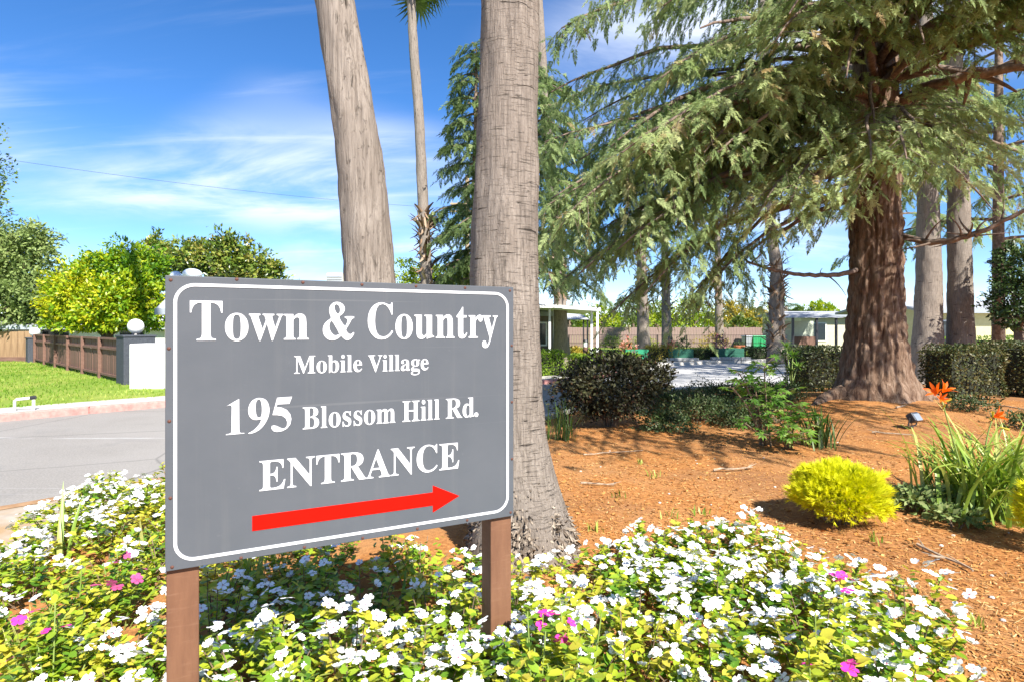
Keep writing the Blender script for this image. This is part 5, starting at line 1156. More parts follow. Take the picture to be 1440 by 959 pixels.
# ================================================================== THE FLOWER BED
m_vinca = leafmat("periwinkle_leaf", [(.05, .13, .012), (.12, .25, .02), (.25, .37, .03), (.43, .46, .035), (.52, .46, .06)], .3, .35, .45)
m_white = plain("white_petal", (.82, .82, .80), .6, 0, .02)
m_pink = plain("magenta_petal", (.72, .03, .30), .6, 0, .15)
m_pinkd = plain("faded_pink_petal", (.42, .06, .18), .6, 0, .2)
m_eye = plain("flower_eye", (.42, .05, .12), .6)
def flower_mesh(mat, seed, cup=0.0):
    r = np.random.default_rng(seed); V, F, M = [], [], []
    for k in range(5):
        a = 6.283 * k / 5; dr = r.normal(0, .05); c, s_ = math.cos(a), math.sin(a)
        def q(l, o, z): return (c * l - s_ * o, s_ * l + c * o, z)
        i = len(V); wv = r.uniform(.9, 1.1); z1 = r.uniform(-.06, .14) + dr + cup
        V += [q(.06, 0, 0), q(.5, .36 * wv, .05 + z1 * .4), q(.55, 0, .02 + z1 * .4), q(.5, -.36 * wv, .07 + z1 * .4), q((.92 + dr) * (1 - .4 * cup), .34 * wv, z1), q((1.0 + dr) * (1 - .4 * cup), .02, z1 - .03), q((.9 + dr) * (1 - .4 * cup), -.36 * wv, z1 + .03)]
        F += [(i, i + 2, i + 1), (i, i + 3, i + 2), (i + 1, i + 2, i + 5, i + 4), (i + 2, i + 3, i + 6, i + 5)]; M += [0] * 4
    i = len(V); V += [(.13 * math.cos(t), .13 * math.sin(t), .012 + .02) for t in np.linspace(0, 6.283, 7)[:-1]] + [(0, 0, .0)]
    F += [(i + k, i + (k + 1) % 6, i + 6) for k in range(6)]; M += [1] * 6
    V += [(.025, 0, 0), (-.012, .02, 0), (-.012, -.02, 0), (0, 0, -.9)]
    i = len(V) - 4; F += [(i, i + 3, i + 1), (i + 1, i + 3, i + 2), (i + 2, i + 3, i)]; M += [2] * 3
    o = mk("flower", V, F, [mat, m_eye, m_stemg], midx=M); C.objects.unlink(o); return o
FL_W = [flower_mesh(m_white, i) for i in range(6)] + [flower_mesh(m_white, 20, .55), flower_mesh(m_white, 21, .3)]
FL_P = [flower_mesh(m_pink, i) for i in range(3)]
FL_D = [flower_mesh(m_pinkd, i) for i in range(2)]
BED = [(-3.55, 5.1), (-2.9, 5.35), (-2.0, 4.5), (-1.0, 3.75), (-.35, 3.45), (.12, 3.15), (.55, 3.5), (1.1, 4.0), (1.50, 4.2), (1.78, 3.95), (1.66, 3.5), (1.78, 3.15), (1.68, 2.9), (1.80, 2.65), (1.60, 2.4), (1.45, 1.9), (1.1, 1.4), (-1.3, 1.4), (-1.75, 2.05), (-2.25, 2.55), (-2.8, 3.35), (-3.2, 4.2)]
GAPS = [(-2.35, 3.55, .30), (-1.9, 3.2, .2), (-.75, 3.35, .25), (-2.1, 2.35, .2)]
spots = []
tries = 0
while tries < 30000 and len(spots) < 170:
    tries += 1
    x, y = rng.uniform(-3.6, 2.0), rng.uniform(1.4, 5.4)
    if not inside(np.array([x]), np.array([y]), BED)[0]: continue
    if any((x - a) ** 2 + (y - b_) ** 2 < .29 ** 2 for a, b_, *_ in spots): continue
    if any((x - a) ** 2 + (y - b_) ** 2 < g * g for a, b_, g in GAPS): continue
    if (x - bB[0]) ** 2 + (y - bB[1]) ** 2 < .55 ** 2: continue
    spots.append((x, y))
def sgn(x, y):   # behind (+) or before (-) the board
    return (x - SA[0]) * (-SU[1]) + (y - SA[1]) * SU[0]
PINKS = [(50, 850, 'P', "pink periwinkle plant in the left bed, nearest the left edge of the photo"), (72, 868, 'P', "pink periwinkle plant in the left bed beside the fan grass tuft"), (105, 800, 'D', "faded pink periwinkle plant in the left bed, among white ones"), (170, 775, 'D', "faded pink periwinkle plant near the bare patch left of the sign"), (392, 915, 'P', "small pink periwinkle plant just right of the left post"), (755, 862, 'P', "pink periwinkle plant in front of the right post's foot"), (812, 866, 'P', "bright magenta periwinkle plant right of the right post"), (745, 908, 'P', "pink periwinkle plant in the middle of the bottom edge"), (806, 928, 'P', "single pink periwinkle at the bottom edge right of the middle"), (1188, 845, 'P', "pink periwinkle plant near the right end of the flower bed"), (1150, 888, 'P', "small pink periwinkle plant lower in the right end of the bed")]
def vinca(x, y, label, group, colour='W', nf=11, h=.27, rad=.25, nl=330):
    z = float(gz(x, y)); root = thing("periwinkle_plant", label, "flower", (x, y, z), 0, group)
    # leaves in rosettes on leaning stems
    k = 28; a = rng.uniform(0, 6.283, k); rr = rad * np.sqrt(rng.random(k)) * 1.1; hh = h * (1.08 - .55 * (rr / rad) ** 2) * rng.uniform(.72, 1.1, k)
    tip = np.column_stack([rr * np.cos(a), rr * np.sin(a), np.maximum(hh, .06)])
    mb = MB()
    for t_ in tip[:12]: mb.tube(bez((t_[0] * .2, t_[1] * .2, -.02), (t_[0] * .6, t_[1] * .6, t_[2] * .55), t_, 4), .0026, 3)
    mb.build("stems", m_stem if colour == 'W' else m_stemg, root)
    own = rng.integers(0, k, nl); f = 1 - .75 * rng.random(nl) ** 1.4
    az = rng.uniform(0, 6.283, nl); pos = tip[own] * f[:, None] ** np.array([.6, .6, 1.0])
    D = np.column_stack([np.cos(az), np.sin(az), rng.uniform(-.25, .75, nl)])
    U = np.column_stack([rng.normal(0, .35, nl), rng.normal(0, .35, nl), np.ones(nl)])
    tn = np.clip(.54 + .12 * rng.normal() + .16 * rng.normal(size=k)[own] + rng.normal(0, .14, nl) + (f > .93) * .22, 0, 1)
    V, F, t = scatter(OVAL_V, OVAL_F, frames(D, U), pos, rng.uniform(.028, .054, nl), tn); V[:, 2] = np.maximum(V[:, 2], .004)
    mk("leaves", V, F, m_vinca, root, tint=t, kind='stuff')
    src = {'W': FL_W, 'P': FL_P, 'D': FL_D}[colour]
    own = rng.permutation(k)[:max(2, int(nf * .55))]; own = rng.choice(own, nf)
    for i in own:
        q = tip[i] + [rng.normal(0, .032), rng.normal(0, .032), rng.uniform(.008, .035)]
        c = src[rng.integers(len(src))].copy(); C.objects.link(c); c.parent = root
        c.location = [float(v) for v in q]
        out = np.array([q[0], q[1]]) / rad
        c.rotation_euler = (rng.normal(.12, .3) - out[1] * .35, rng.normal(0, .3) + out[0] * .35, rng.uniform(0, 6.283))
        s_ = rng.uniform(.0185, .030); c.scale = (s_, s_, s_)
def zone(x, y):
    """where a plant stands, by what can be found around it"""
    px_ = 720 + FPX * x / y; py_ = HOR + FPX * (EYE - .2) / y; b_ = sgn(x, y)
    if px_ < 235:
        if py_ < 715: return "white periwinkle plant at the far left tip of the bed, nearest the road", "road side"
        if px_ < 90 and py_ < 860: return "white periwinkle plant at the left edge of the bed beside the pale gutter", "gutter side"
        if py_ < 800: return "white periwinkle plant near the bare earth patch left of the sign", "bare patch"
        if px_ < 120: return "white periwinkle plant in the lower left corner by the fan tuft", "lower left corner"
        return "white periwinkle plant crowded against the left side of the sign's left post", "left post side"
    if px_ < 722:
        if b_ > .1:
            if y < 2.75: return "white periwinkle plant close behind the board, half in its shadow", "close behind board"
            if px_ > 590: return "shaded white periwinkle plant between the thick palm's foot and the right post", "by palm foot"
            return "shaded white periwinkle plant with few blooms far behind the board", "far behind board"
        if px_ < 430: return "white periwinkle plant right of the left post, in front of the board", "left post front"
        return "white periwinkle plant in the bottom middle, in front of the board", "bottom middle"
    if px_ < 860 and py_ < 830: return "white periwinkle plant beside the right post, nearest the thick palm's foot", "right post side"
    if py_ < 760: return "white periwinkle plant at the top edge of the bed against open orange mulch", "mulch edge"
    if px_ > 1090 and py_ < 830: return "white periwinkle plant on the bed's edge just below the golden shrub", "below golden shrub"
    if px_ > 1180: return "white periwinkle plant at the right tip of the bed below the bare path", "right tip"
    if py_ > 900: return "white periwinkle plant along the bottom edge, right of the right post", "bottom right"
    if px_ < 960: return "white periwinkle plant right of the right post, halfway down the bed", "right post bed"
    return "white periwinkle plant in the dense sunny centre of the right bed", "centre of right bed"
for x, y, lab in ((-.10, 2.14, 'tall white periwinkle plant hiding the left side of the right post foot'), (.06, 2.16, 'tall white periwinkle plant directly in front of the right post'), (.20, 2.28, 'tall white periwinkle plant touching the right side of the right post')):
    vinca(x, y, lab, 'white periwinkles around the right post', 'W', 30, .45, .22, 480)
for (px_, py_, col, lab) in PINKS:
    g = G(px_, py_, .52 if px_ > 235 else .40); vinca(g[0], g[1], lab, "pink periwinkles scattered in the flower bed", col, 5 if col == 'P' else 7, .52 if px_ > 235 else .40, .15, 380)
pk = [G(q[0], q[1], .52 if q[0] > 235 else .40) for q in PINKS]
for x, y in spots:
    if any((x - q[0]) ** 2 + (y - q[1]) ** 2 < .19 ** 2 for q in pk): continue
    u_ = (x - SA[0]) * SU[0] + (y - SA[1]) * SU[1]
    px_ = 720 + FPX * x / y
    zn = 'left' if px_ < 235 else ('right' if px_ > 722 else ('back' if sgn(x, y) > 0.1 else 'front'))
    lab, grp = zone(x, y); grp = "white periwinkles, " + grp
    shade = zn == 'back' and y > 2.6
    sparse = zn == 'left' and y < 4.2 and rng.random() < .4
    vinca(x, y, lab, grp, 'W', 9 if shade else (13 if sparse else int(rng.integers(40, 58))), rng.uniform(.24, .30) + (.12 * np.clip((3.3 - y) / .7, 0, 1) if px_ > 235 else 0), .27, 300 if (shade or sparse) else 540)
# strap blades and fan tuft growing through the bed
for i, (px_, py_, L, n, lab) in enumerate(((88, 790, .40, 4, "few broad green blades standing in the left bed"), (352, 850, .36, 9, "tuft of green blades just right of the left post under the board"), (395, 820, .3, 6, "second tuft of green blades under the board"), (545, 862, .22, 3, "single green blade in front of the board's shadow"), (975, 890, .26, 3, "broad pale green blade among the right bed's flowers"), (185, 800, .25, 4, "thin green blades beside the bare patch left of the sign"))):
    g = G(px_, py_, .02); g[2] = float(gz(g[0], g[1]))
    strap_clump("blade_plant", lab, g, n, L * 1.25, .026, m_strap, lean=(.02, .35), spread=.03, group="green blades among the periwinkles")
g = G(40, 960, .02); g[2] = 0
strap_clump("fan_grass", "spiky light green fan tuft in the lower left corner", g, 34, .34, .014, m_strap, lean=(.0, .35), spread=.025, tone=(.8, .15))
# small weeds on the mulch
for i, (px_, py_) in enumerate(((835, 745), (920, 672), (940, 725), (985, 722), (870, 700), (1370, 885), (1232, 760), (900, 650))):
    g = gp(px_, py_)
    strap_clump("weed", "tiny green weed sprouting from the open orange mulch", g, 9, .09, .012, m_strap, lean=(.1, .8), spread=.03, group="tiny weeds on the mulch")
# sticks
def stick(label, a, b, r, k=3):
    a = gp(*a); b = gp(*b); a[2] += r + .012; b[2] += r + .012; c = (a + b) / 2
    t = np.linspace(0, 1, 7)[:, None]; p = a + (b - a) * t - c; p += rng.normal(0, r * .9, p.shape) * [1, 1, .3]
    mb = MB(); mb.tube(p, np.linspace(r, r * .5, 7), 6)
    for i in range(k):
        q = p[rng.integers(1, 6)]; d = unit(np.array([rng.normal(), rng.normal(), .15])); mb.tube([q, q + d * .06, q + d * .13 + [.01, .02, 0]], [r * .5, r * .4, r * .2], 5)
    root = mb.build("stick", m_twig, None, c); tag(root, label, "stick", "fallen sticks on the mulch")
m_twig = pm("dry_twig", (.20, .14, .09), (.46, .36, .26), 30, rough=.9, bmp=.4)
stick("short dry stick on orange mulch right of the palm foot", (818, 682), (862, 684), .010)
stick("thin dark stick on mulch in the tree's shade", (1002, 663), (1060, 660), .012)
stick("long thin branch lying beside the spotlight", (1262, 590), (1320, 572), .014)
stick("pale forked root end below the daylily", (1290, 768), (1376, 806), .011, 5)
stick("thin branch on mulch in front of the cedar", (1225, 612), (1290, 618), .012)
stick("pale long stick behind the daylily near the hedge", (1350, 572), (1440, 585), .018)
stick("twig on the mulch before the groundcover", (820, 640), (905, 632), .008)
# pebbles in the mulch
m_pebble = pm("pebble", (.4, .36, .31), (.6, .56, .5), 20, rough=.9, bmp=.2)
V, F, T = [], [], []
g = MB()
for i in range(60):
    px_, py_ = rng.uniform(780, 1430), rng.uniform(600, 900); q = gp(px_, py_)
    if inside(np.array([q[0]]), np.array([q[1]]), BED)[0]: continue
    g.sphere((q[0], q[1], q[2] + .004), rng.uniform(.006, .016), 6, 4, sz=.6)
tag(g.build("pebbles", m_pebble, kind='stuff'), "small pale pebbles scattered over the mulch", "pebbles")
# spotlight
m_dark = plain("dark_grey_metal", (.05, .055, .065), .45, .3)
m_lens = plain("spot_lens", (.20, .23, .27), .15)
g0 = gp(1285, 610)
sl = thing("spotlight", "dark grey garden floodlight on a stake in front of the cedar", "spotlight", g0, .5)
MB().box((0, 0, .16), (.17, .10, .13), 0, 0, -.6).build("housing", m_dark, sl, bevel=.012)
MB().box((0, -.052, .175), (.145, .012, .105), 0, 0, -.6).build("lens", m_lens, sl)
MB().tube([(-.1, 0, .16), (-.1, .02, .05), (0, .02, .03), (.1, .02, .05), (.1, 0, .16)], .010, 6).build("bracket", m_dark, sl)
MB().tube([(0, .02, .05), (0, .02, -.12)], .013, 6).build("stake", m_dark, sl)
MB().tube([(.02, .05, .12), (.15, .1, .02), (.5, .12, .0), (.9, .3, .0)], .006, 5).build("cable", m_dark, sl)

# ================================================================== ACROSS THE ROAD, LEFT
m_board = pm("brown_fence_board", (.12, .062, .045), (.21, .125, .095), 9, (1, 1, .15), .85, .4, .006, 7)
m_boardr = pm("brown_fence_rail", (.13, .07, .05), (.21, .12, .09), 9, (.2, 1, 1), .85, .3)
m_cedarboard = pm("weathered_wood_board", (.20, .12, .065), (.40, .26, .15), 6, (1, 1, .12), .85, .4, .006, 7)
m_pillar = pm("charcoal_stucco", (.045, .05, .062), (.075, .082, .098), 26, rough=.85, bmp=.5, bd=.012)
m_whitewall = pm("white_stucco", (.72, .71, .69), (.80, .79, .77), 22, rough=.85, bmp=.25, bd=.006, big=(1.7, (.62, .60, .56)))
m_globe = plain("white_globe", (.80, .80, .78), .3, 0, .02)
m_white_paint = plain("white_paint", (.74, .74, .73), .5, 0, .04)
m_darkpaint = plain("black_metal", (.02, .02, .022), .45)

P1 = P(49, 460, 26); P1[2] = -.1
P2 = P(180, 460, 16); P2[2] = 0
fd = unit((P2 - P1) * [1, 1, 0]); fang = math.atan2(fd[1], fd[0])
def pillar(label, c, wx, h, gr, rz):
    t = thing("gate_pillar", label, "pillar", c, rz, "charcoal pillars with globe lamps")
    MB().box((0, 0, h / 2 - .1), (wx, wx, h + .2)).build("shaft", m_pillar, t, bevel=.015)
    MB().box((0, 0, h + .012), (wx + .05, wx + .05, .05)).build('cap', m_pillar, t, bevel=.01)
    MB().tube([(0, 0, h + .03), (0, 0, h + .1)], [.11, .08], 12).build("lamp_base", m_darkpaint, t)
    MB().sphere((0, 0, h + .08 + gr * .93), gr, 24, 16).build("globe", m_globe, t, smooth=True)
    return t
pillar("far charcoal pillar with a white globe at the end of the tall wood fence", P1, .56, 1.12, .2, fang)
pillar("near charcoal pillar with a white globe beside the white wall", P2 + [.05, .25, 0], .74, 1.25, .2, fang)
# brown board fence between the pillars
A_ = P1 + fd * .35; A_[2] = 0; B_ = P2 - fd * .42 + [.05, .25, 0]; L_ = float(np.linalg.norm((B_ - A_)[:2]))
fn_ = thing("board_fence", "low brown board fence between the two charcoal pillars", "fence", A_, fang)
nb = int(L_ / .165); b0 = None
for i in range(nb):
    x = (i + .5) * L_ / nb
    if b0 is None: b0 = MB().box((0, 0, .5), (L_ / nb - .022, .02, .74)).build("board", m_board, fn_, (x, 0, 0))
    else: copy_part(b0, fn_, (x, rng.normal(0, .004), rng.normal(0, .008)))
b0 = None
for i in range(nb // 3):
    x = (i + .5) * L_ / (nb // 3)
    if b0 is None: b0 = MB().box((0, 0, 1.03), (L_ / (nb // 3) - .03, .018, .24)).build("top_panel", m_board, fn_, (x, 0.01, 0))
    else: copy_part(b0, fn_, (x, .01, 0))
for z in (.14, .89, 1.17): MB().box((L_ / 2, -.035, z), (L_, .045, .06)).build("rail", m_boardr, fn_)
b0 = None
for i in range(7):
    x = i * L_ / 6
    if b0 is None: b0 = MB().box((0, 0, .58), (.09, .09, 1.24)).build("post", m_boardr, fn_, (x, -.06, 0))
    else: copy_part(b0, fn_, (x, -.06, 0))
# tall wood fence at the left edge
tf_ = thing("wood_fence", "tall weathered tan wood fence at the left edge of the lawn", "fence", (P1[0] - .35, 26.6, 0), math.pi)
b0 = None
for i in range(34):
    if b0 is None: b0 = MB().box((0, 0, .72), (.27, .025, 1.16)).build("board", m_cedarboard, tf_, (.15 + i * .285, 0, 0))
    else: copy_part(b0, tf_, (.15 + i * .285, rng.normal(0, .008), rng.normal(0, .01)))
MB().box((4.85, .02, .08), (9.7, .06, .22)).build("base_board", m_boardr, tf_)
MB().box((4.85, -.03, .9), (9.7, .05, .08)).build("rail", m_boardr, tf_)
# white wall
ww = P(190, 460, 14.9)
wt = thing("white_wall", "low bright white stucco wall in front of the near pillar", "wall", (ww[0], 14.75, 0), .03)
MB().box((2.2, .35, .49), (4.5, .7, 1.2)).build("wall_block", m_whitewall, wt, bevel=.02)
# pvc pipe in the lawn
pp = G(34, 577)
pt = thing("pvc_pipe", "small white plastic pipe loop with black end by the kerb", "pipe", (pp[0], pp[1], 0), .35)
MB().tube([(-.14, 0, -.1), (-.14, 0, .18), (-.11, 0, .205), (.1, 0, .225)], .024, 10).build("pipe", m_white_paint, pt, smooth=True)
MB().tube([(.14, 0, -.1), (.14, 0, .19)], .024, 10).build("pipe", m_white_paint, pt, smooth=True)
MB().tube([(.09, 0, .225), (.175, 0, .235)], .034, 10).build("fitting", m_darkpaint, pt)
# twin globe lamp post behind the board
lp = P(268, 460, 14.0); lp[2] = 0
lt = thing("lamp_post", "lamp post with white globes peeping over the sign's top left corner", "lamp post", lp)
MB().tube([(0, 0, 0), (0, 0, .3), (0, 0, .32), (0, 0, 2.5)], [.09, .09, .045, .04], 12).build("post", m_darkpaint, lt)
MB().tube([(-.35, 0, 2.42), (-.2, 0, 2.3), (0, 0, 2.3), (.05, 0, 2.42)], .025, 8).build("arm", m_darkpaint, lt)
m_gl2 = plain("pale_globe", (.62, .68, .74), .12, 0, .03)
MB().sphere((.04, 0, 2.72), .21, 24, 14, sz=.62).build("globe", m_gl2, lt, smooth=True)
MB().sphere((-.34, 0, 2.66), .13, 24, 14).build("globe", m_gl2, lt, smooth=True)

# ================================================================== HOUSES
m_roof = pm("pale_roof", (.50, .51, .53), (.62, .63, .65), 10, (1, 1, 1), .7, .15)
m_shingle = pm("grey_shingle", (.28, .29, .31), (.42, .43, .45), 12, (1, 6, 1), .9, .4)
m_yellow = pm("pale_yellow_siding", (.56, .51, .24), (.62, .57, .30), 6, rough=.8, bmp=.1)
m_cream = pm("cream_siding", (.50, .46, .34), (.58, .54, .42), 6, rough=.8, bmp=.1)
m_green = pm("sage_siding", (.42, .46, .36), (.50, .54, .43), 6, rough=.8, bmp=.1)
m_glass = plain("window_glass", (.03, .04, .05), .08)
m_dark_siding = pm("brown_siding", (.10, .08, .06), (.17, .14, .11), 7, (1, 1, .2), .85, .2)  # dark brown wall colour
m_pink = pm("salmon_stucco", (.5, .33, .27), (.58, .40, .33), 8, rough=.85, bmp=.1)
m_trim = plain("grey_trim", (.30, .33, .36), .6)
def house(label, c, L, D, eave, ridge, rz, wall, roof, windows=(), over=.4, name="mobile_home", group=None, cat="house"):
    t = thing(name, label, cat, c, rz, group)
    mb = MB().box((0, 0, eave / 2 - .1), (L, D, eave + .2))
    mb.add([(-L/2, -D/2, eave), (-L/2, D/2, eave), (-L/2, 0, ridge - .05), (L/2, -D/2, eave), (L/2, D/2, eave), (L/2, 0, ridge - .05)], [(0, 1, 2), (3, 5, 4)])
    mb.build("wall", wall, t)
    k = .11; o = over; sl = (ridge - eave) / (D / 2); e = eave - sl * o
    V = [(-L/2-o, -D/2-o, e), (L/2+o, -D/2-o, e), (L/2+o, 0, ridge), (-L/2-o, 0, ridge), (-L/2-o, D/2+o, e), (L/2+o, D/2+o, e)]
    V += [(x, y, z + k) for x, y, z in V]
    MB().add(V, [(0,1,2,3)[::-1], (3,2,5,4)[::-1], (6,7,8,9), (9,8,11,10), (0,1,7,6), (4,10,11,5), (0,6,9,3), (3,9,10,4), (1,2,8,7), (2,5,11,8)]).build("roof", roof, t)
    MB().box((0, -D/2 - o - .022, e + .03), (L + 2 * o, .04, .2)).build("fascia", m_trim, t)
    for (x, z, w_, h_) in windows:
        f = MB().box((x, -D/2 - .02, z), (w_ + .14, .05, h_ + .14)).build("window", m_white_paint, t)
        MB().box((x, -D/2 - .05, z), (w_, .02, h_)).build("pane", m_glass, f)
    return t
c = P(370, 460, 22) * [1, 1, 0]
h1_ = house("pale mobile home behind the sign with an air conditioner on its roof", c + [1.6, 2, 0], 7.0, 4.4, 2.35, 2.85, 0.06, m_cream, m_roof, ((-3.2, 1.4, .9, 1.0), (-1, 1.4, 1.2, 1.0), (2.4, 1.4, 1.2, 1.0)))
ac = P(475, 460, 22.0)
at_ = thing("air_conditioner", "beige roof air conditioner box peeping over the sign", "air conditioner", (ac[0] - .38, 23.2, 2.82))
MB().box((0, 0, .36), (.62, .6, .72)).build("cabinet", pm("beige_metal", (.46, .44, .33), (.54, .52, .4), 5, rough=.6, bmp=0), at_, bevel=.02)
b0 = None
for i in range(6):
    if b0 is None: b0 = MB().box((0, -.315, .12), (.56, .02, .06)).build("louvre", m_trim, at_)
    else: copy_part(b0, at_, (0, 0, i * .095))
house("white mobile home beyond the brown fence under the yellow green tree", np.array([-19.5, 30.0, 0]), 8, 4, 1.55, 2.0, .35, m_whitewall, m_roof, ((-2, 1.1, 1, .8), (1, 1.1, 1, .8)))
# shed corner left of the sign
c = P(238, 460, 19) * [1, 1, 0]
house("small pale shed with a shingled roof touching the sign's left edge", c + [.7, 1.2, 0], 2.0, 2.0, 2.05, 2.55, .1, m_cream, m_shingle, ((-.4, 1.3, .5, .9),), .2, "garden_shed", None, "shed")
# carport home beyond the palm
cp = P(757, 460, 23.0) * [1, 1, 0]
ct = thing("carport", "white flat roofed carport with slim white posts behind the lime hedge", "carport", cp, 0)
def P2l(x, y, Y): return P(x, y, Y) - cp
r0, r1 = P2l(700, 424, 22.5), P2l(845, 434, 22.5)
V = [(r0[0], -.5, r0[2]), (r1[0], -.5, r1[2] + .03), (r1[0], 5, r1[2] + .02), (r0[0], 5, r0[2])]
V += [(x, y, z - .13) for x, y, z in V]
MB().add(V, [(0,1,2,3), (7,6,5,4), (0,4,5,1), (1,5,6,2), (2,6,7,3), (3,7,4,0)]).build("roof", m_roof, ct)
for x, y in ((773, 0), (779, 2.5), (832, 0), (840, .6)):
    q = P2l(x, 460, 23 + y); z = r0[2] + (q[0] - r0[0]) / (r1[0] - r0[0]) * (r1[2] - r0[2]) - .1
    MB().box((q[0], y, z / 2), (.085, .085, z)).build("post", m_white_paint, ct)
MB().box(((r0[0] + r1[0]) / 2, -.52, (r0[2] + r1[2]) / 2 - .06), (1.0, .02, .1), 0).build("gutter", m_white_paint, ct)
hc = P(735, 460, 27) * [1, 1, 0]
house("shaded brown mobile home under the carport roof behind the thick palm", hc + [-.6, 2.0, 0], 4.2, 5, 2.1, 2.5, 0, m_dark_siding, m_roof, ((1.2, 1.2, .8, .9),))
gz_ = P(800, 460, 42) * [1, 1, 0]
gt = thing("gazebo", "small dark roofed gazebo behind the carport posts", "gazebo", gz_)
MB().add([(-1.3, -1.3, 2.0), (1.3, -1.3, 2.0), (1.3, 1.3, 2.0), (-1.3, 1.3, 2.0), (0, 0, 2.9)], [(3,2,1,0), (0,1,4), (1,2,4), (2,3,4), (3,0,4)]).build("roof", m_shingle, gt)
for sx in (-1.15, 1.15):
    for sy in (-1.15, 1.15): MB().box((sx, sy, 1), (.1, .1, 2)).build("post", m_darkpaint, gt)
# right: yellow houses and pergola
c = P(1400, 460, 27) * [1, 1, 0]
house("long pale yellow house with a grey roof behind the hedges at right", c + [2.3, 3, 0], 11.0, 6, 2.25, 2.7, 0, m_yellow, m_shingle, ((-4.4, 1.2, .8, 1.1), (-.6, 1.25, .7, 1.3), (2.8, 1.3, 1.2, 1.0)), .5)
c = P(1180, 460, 36) * [1, 1, 0]
house("cream house with a grey roof left of the big cedar trunk", c + [.8, 4, 0], 5.0, 6, 2.2, 2.42, -.02, m_cream, m_shingle, ((-1.5, 1.2, .9, 1.0),), .4)
pc = P(1130, 460, 29) * [1, 1, 0]
pg = thing("pergola", "grey roofed patio pergola on dark posts beside the cream house", "pergola", pc)
MB().add([(-1.3, -1.2, 1.92), (1.3, -1.2, 1.92), (1.3, 2.0, 1.98), (-1.3, 2.0, 1.98), (-.9, .3, 2.2), (.9, .3, 2.2)], [(3,2,1,0), (0,1,5,4), (1,2,5), (2,3,4,5), (3,0,4)]).build("roof", m_shingle, pg)
for x in (-1.0, .1, 1.0):
    MB().box((x, -1.05, .96), (.09, .09, 1.92)).build("post", m_darkpaint, pg)
MB().box((.2, 1.9, .9), (2.4, .1, 1.8)).build("back_wall", m_green, pg)
MB().box((.9, 1.8, .62), (1.1, .06, .8)).build("wood_screen", m_board, pg)
MB().box((0, -1.1, .62), (2.3, .04, .05)).build("rail", m_darkpaint, pg)
ch = P(1114, 460, 28.6) * [1, 1, 0]
cht = thing("patio_chair", "grey high backed patio chair left under the pergola", "chair", ch + [0, .8, 0], .2)
MB().box((0, .2, .75), (.5, .07, .75), 0, 0, .15).build("backrest", m_trim, cht, bevel=.05)
MB().box((0, -.03, .42), (.5, .5, .08)).build("seat", m_trim, cht, bevel=.02)
for sx in (-.22, .22):
    for sy in (-.24, .2): MB().box((sx, sy, .19), (.04, .04, .38)).build("leg", m_darkpaint, cht)

# ================================================================== BACKGROUND FENCES, PLANTERS, BINS
ff = thing("board_fence", "long brown board fence far beyond the green planters", "fence", (P(790, 460, 45)[0], 45, 0), 0.0)
L_ = P(1085, 460, 45)[0] - P(790, 460, 45)[0]
nb = int(L_ / .2); b0 = None
m_fb = pm("greyed_fence_board", (.20, .135, .115), (.32, .23, .20), 3, (1, 1, .2), .85, .3)
for i in range(nb):
    x = (i + .5) * .2
    if b0 is None: b0 = MB().box((0, 0, .72), (.185, .025, 1.5)).build("board", m_fb, ff, (x, 0, 0))
    else: copy_part(b0, ff, (x, rng.normal(0, .006), rng.normal(0, .012)))
MB().box((L_ / 2, .04, 1.2), (L_, .05, .1)).build("rail", m_boardr, ff)
wf = thing("wire_fence", "thin black metal fence with slim posts behind the planters", "fence", (P(800, 460, 33)[0], 33, 0), 0.0)
L_ = P(1090, 460, 33)[0] - P(800, 460, 33)[0]
for z in (1.05, .62): MB().box((L_ / 2, 0, z), (L_, .025, .025)).build("rail", m_darkpaint, wf)
for i in range(8): MB().box((i * L_ / 7, 0, .54), (.05, .05, 1.08)).build("post", m_darkpaint, wf)
mb = MB()
for i in range(int(L_ / .14)): mb.box((i * .14, 0, .53), (.007, .007, 1.02))
for i in range(8): mb.box((L_ / 2, .006, .1 + i * .12), (L_, .006, .006))
mb.build("wire_mesh", m_darkpaint, wf, kind='stuff')

m_planter = plain("green_planter_paint", (.012, .10, .06), .6, 0, .1)
m_planterl = plain("bright_green_planter_paint", (.015, .24, .12), .55, 0, .1)
m_block = pm("grey_block", (.34, .33, .32), (.48, .47, .45), 8, rough=.9, bmp=.3)
m_bloom = leafmat("planter_blooms", [(.05, .10, .02), (.12, .2, .04), (.6, .14, .10), (.75, .25, .18), (.7, .45, .35)], .25, .6)
m_bloom2 = leafmat("rose_blooms", [(.04, .06, .02), (.12, .10, .05), (.45, .12, .16), (.65, .30, .33)], .2, .6)
def planter(label, x, y0, Y, wd, mat, fl, h=.40):
    c = P(x, 460, Y) * [1, 1, 0]; t = thing("planter_box", label, "planter", c + [0, 0, .13], 0, "green flower boxes along the driveway")
    mb = MB()
    for k in range(2): mb.box((0, -.28, .1 + k * .2), (wd, .04, .19)); mb.box((0, .28, .1 + k * .2), (wd, .04, .19)); mb.box((-wd/2 + .02, 0, .1 + k * .2), (.04, .52, .19)); mb.box((wd/2 - .02, 0, .1 + k * .2), (.04, .52, .19))
    mb.build("box", mat, t); MB().box((0, 0, .30), (wd - .1, .5, .1)).build("soil", m_dirt, t)
    for (ox, r_, m_, n_) in fl:
        V, F, tt = leaf_cloud(n_, (ox, 0, .34 + r_ * .6), (r_, r_ * .8, r_), .09, (.5, .3), .3, clump=8)
        mk("flowers", V, F, m_, t, tint=tt, kind='stuff')
planter("bright green planter box with orange pink flowers, left of the three", 894, 494, 26.6, 1.0, m_planterl, ((-.35, .33, m_bloom, 500),))
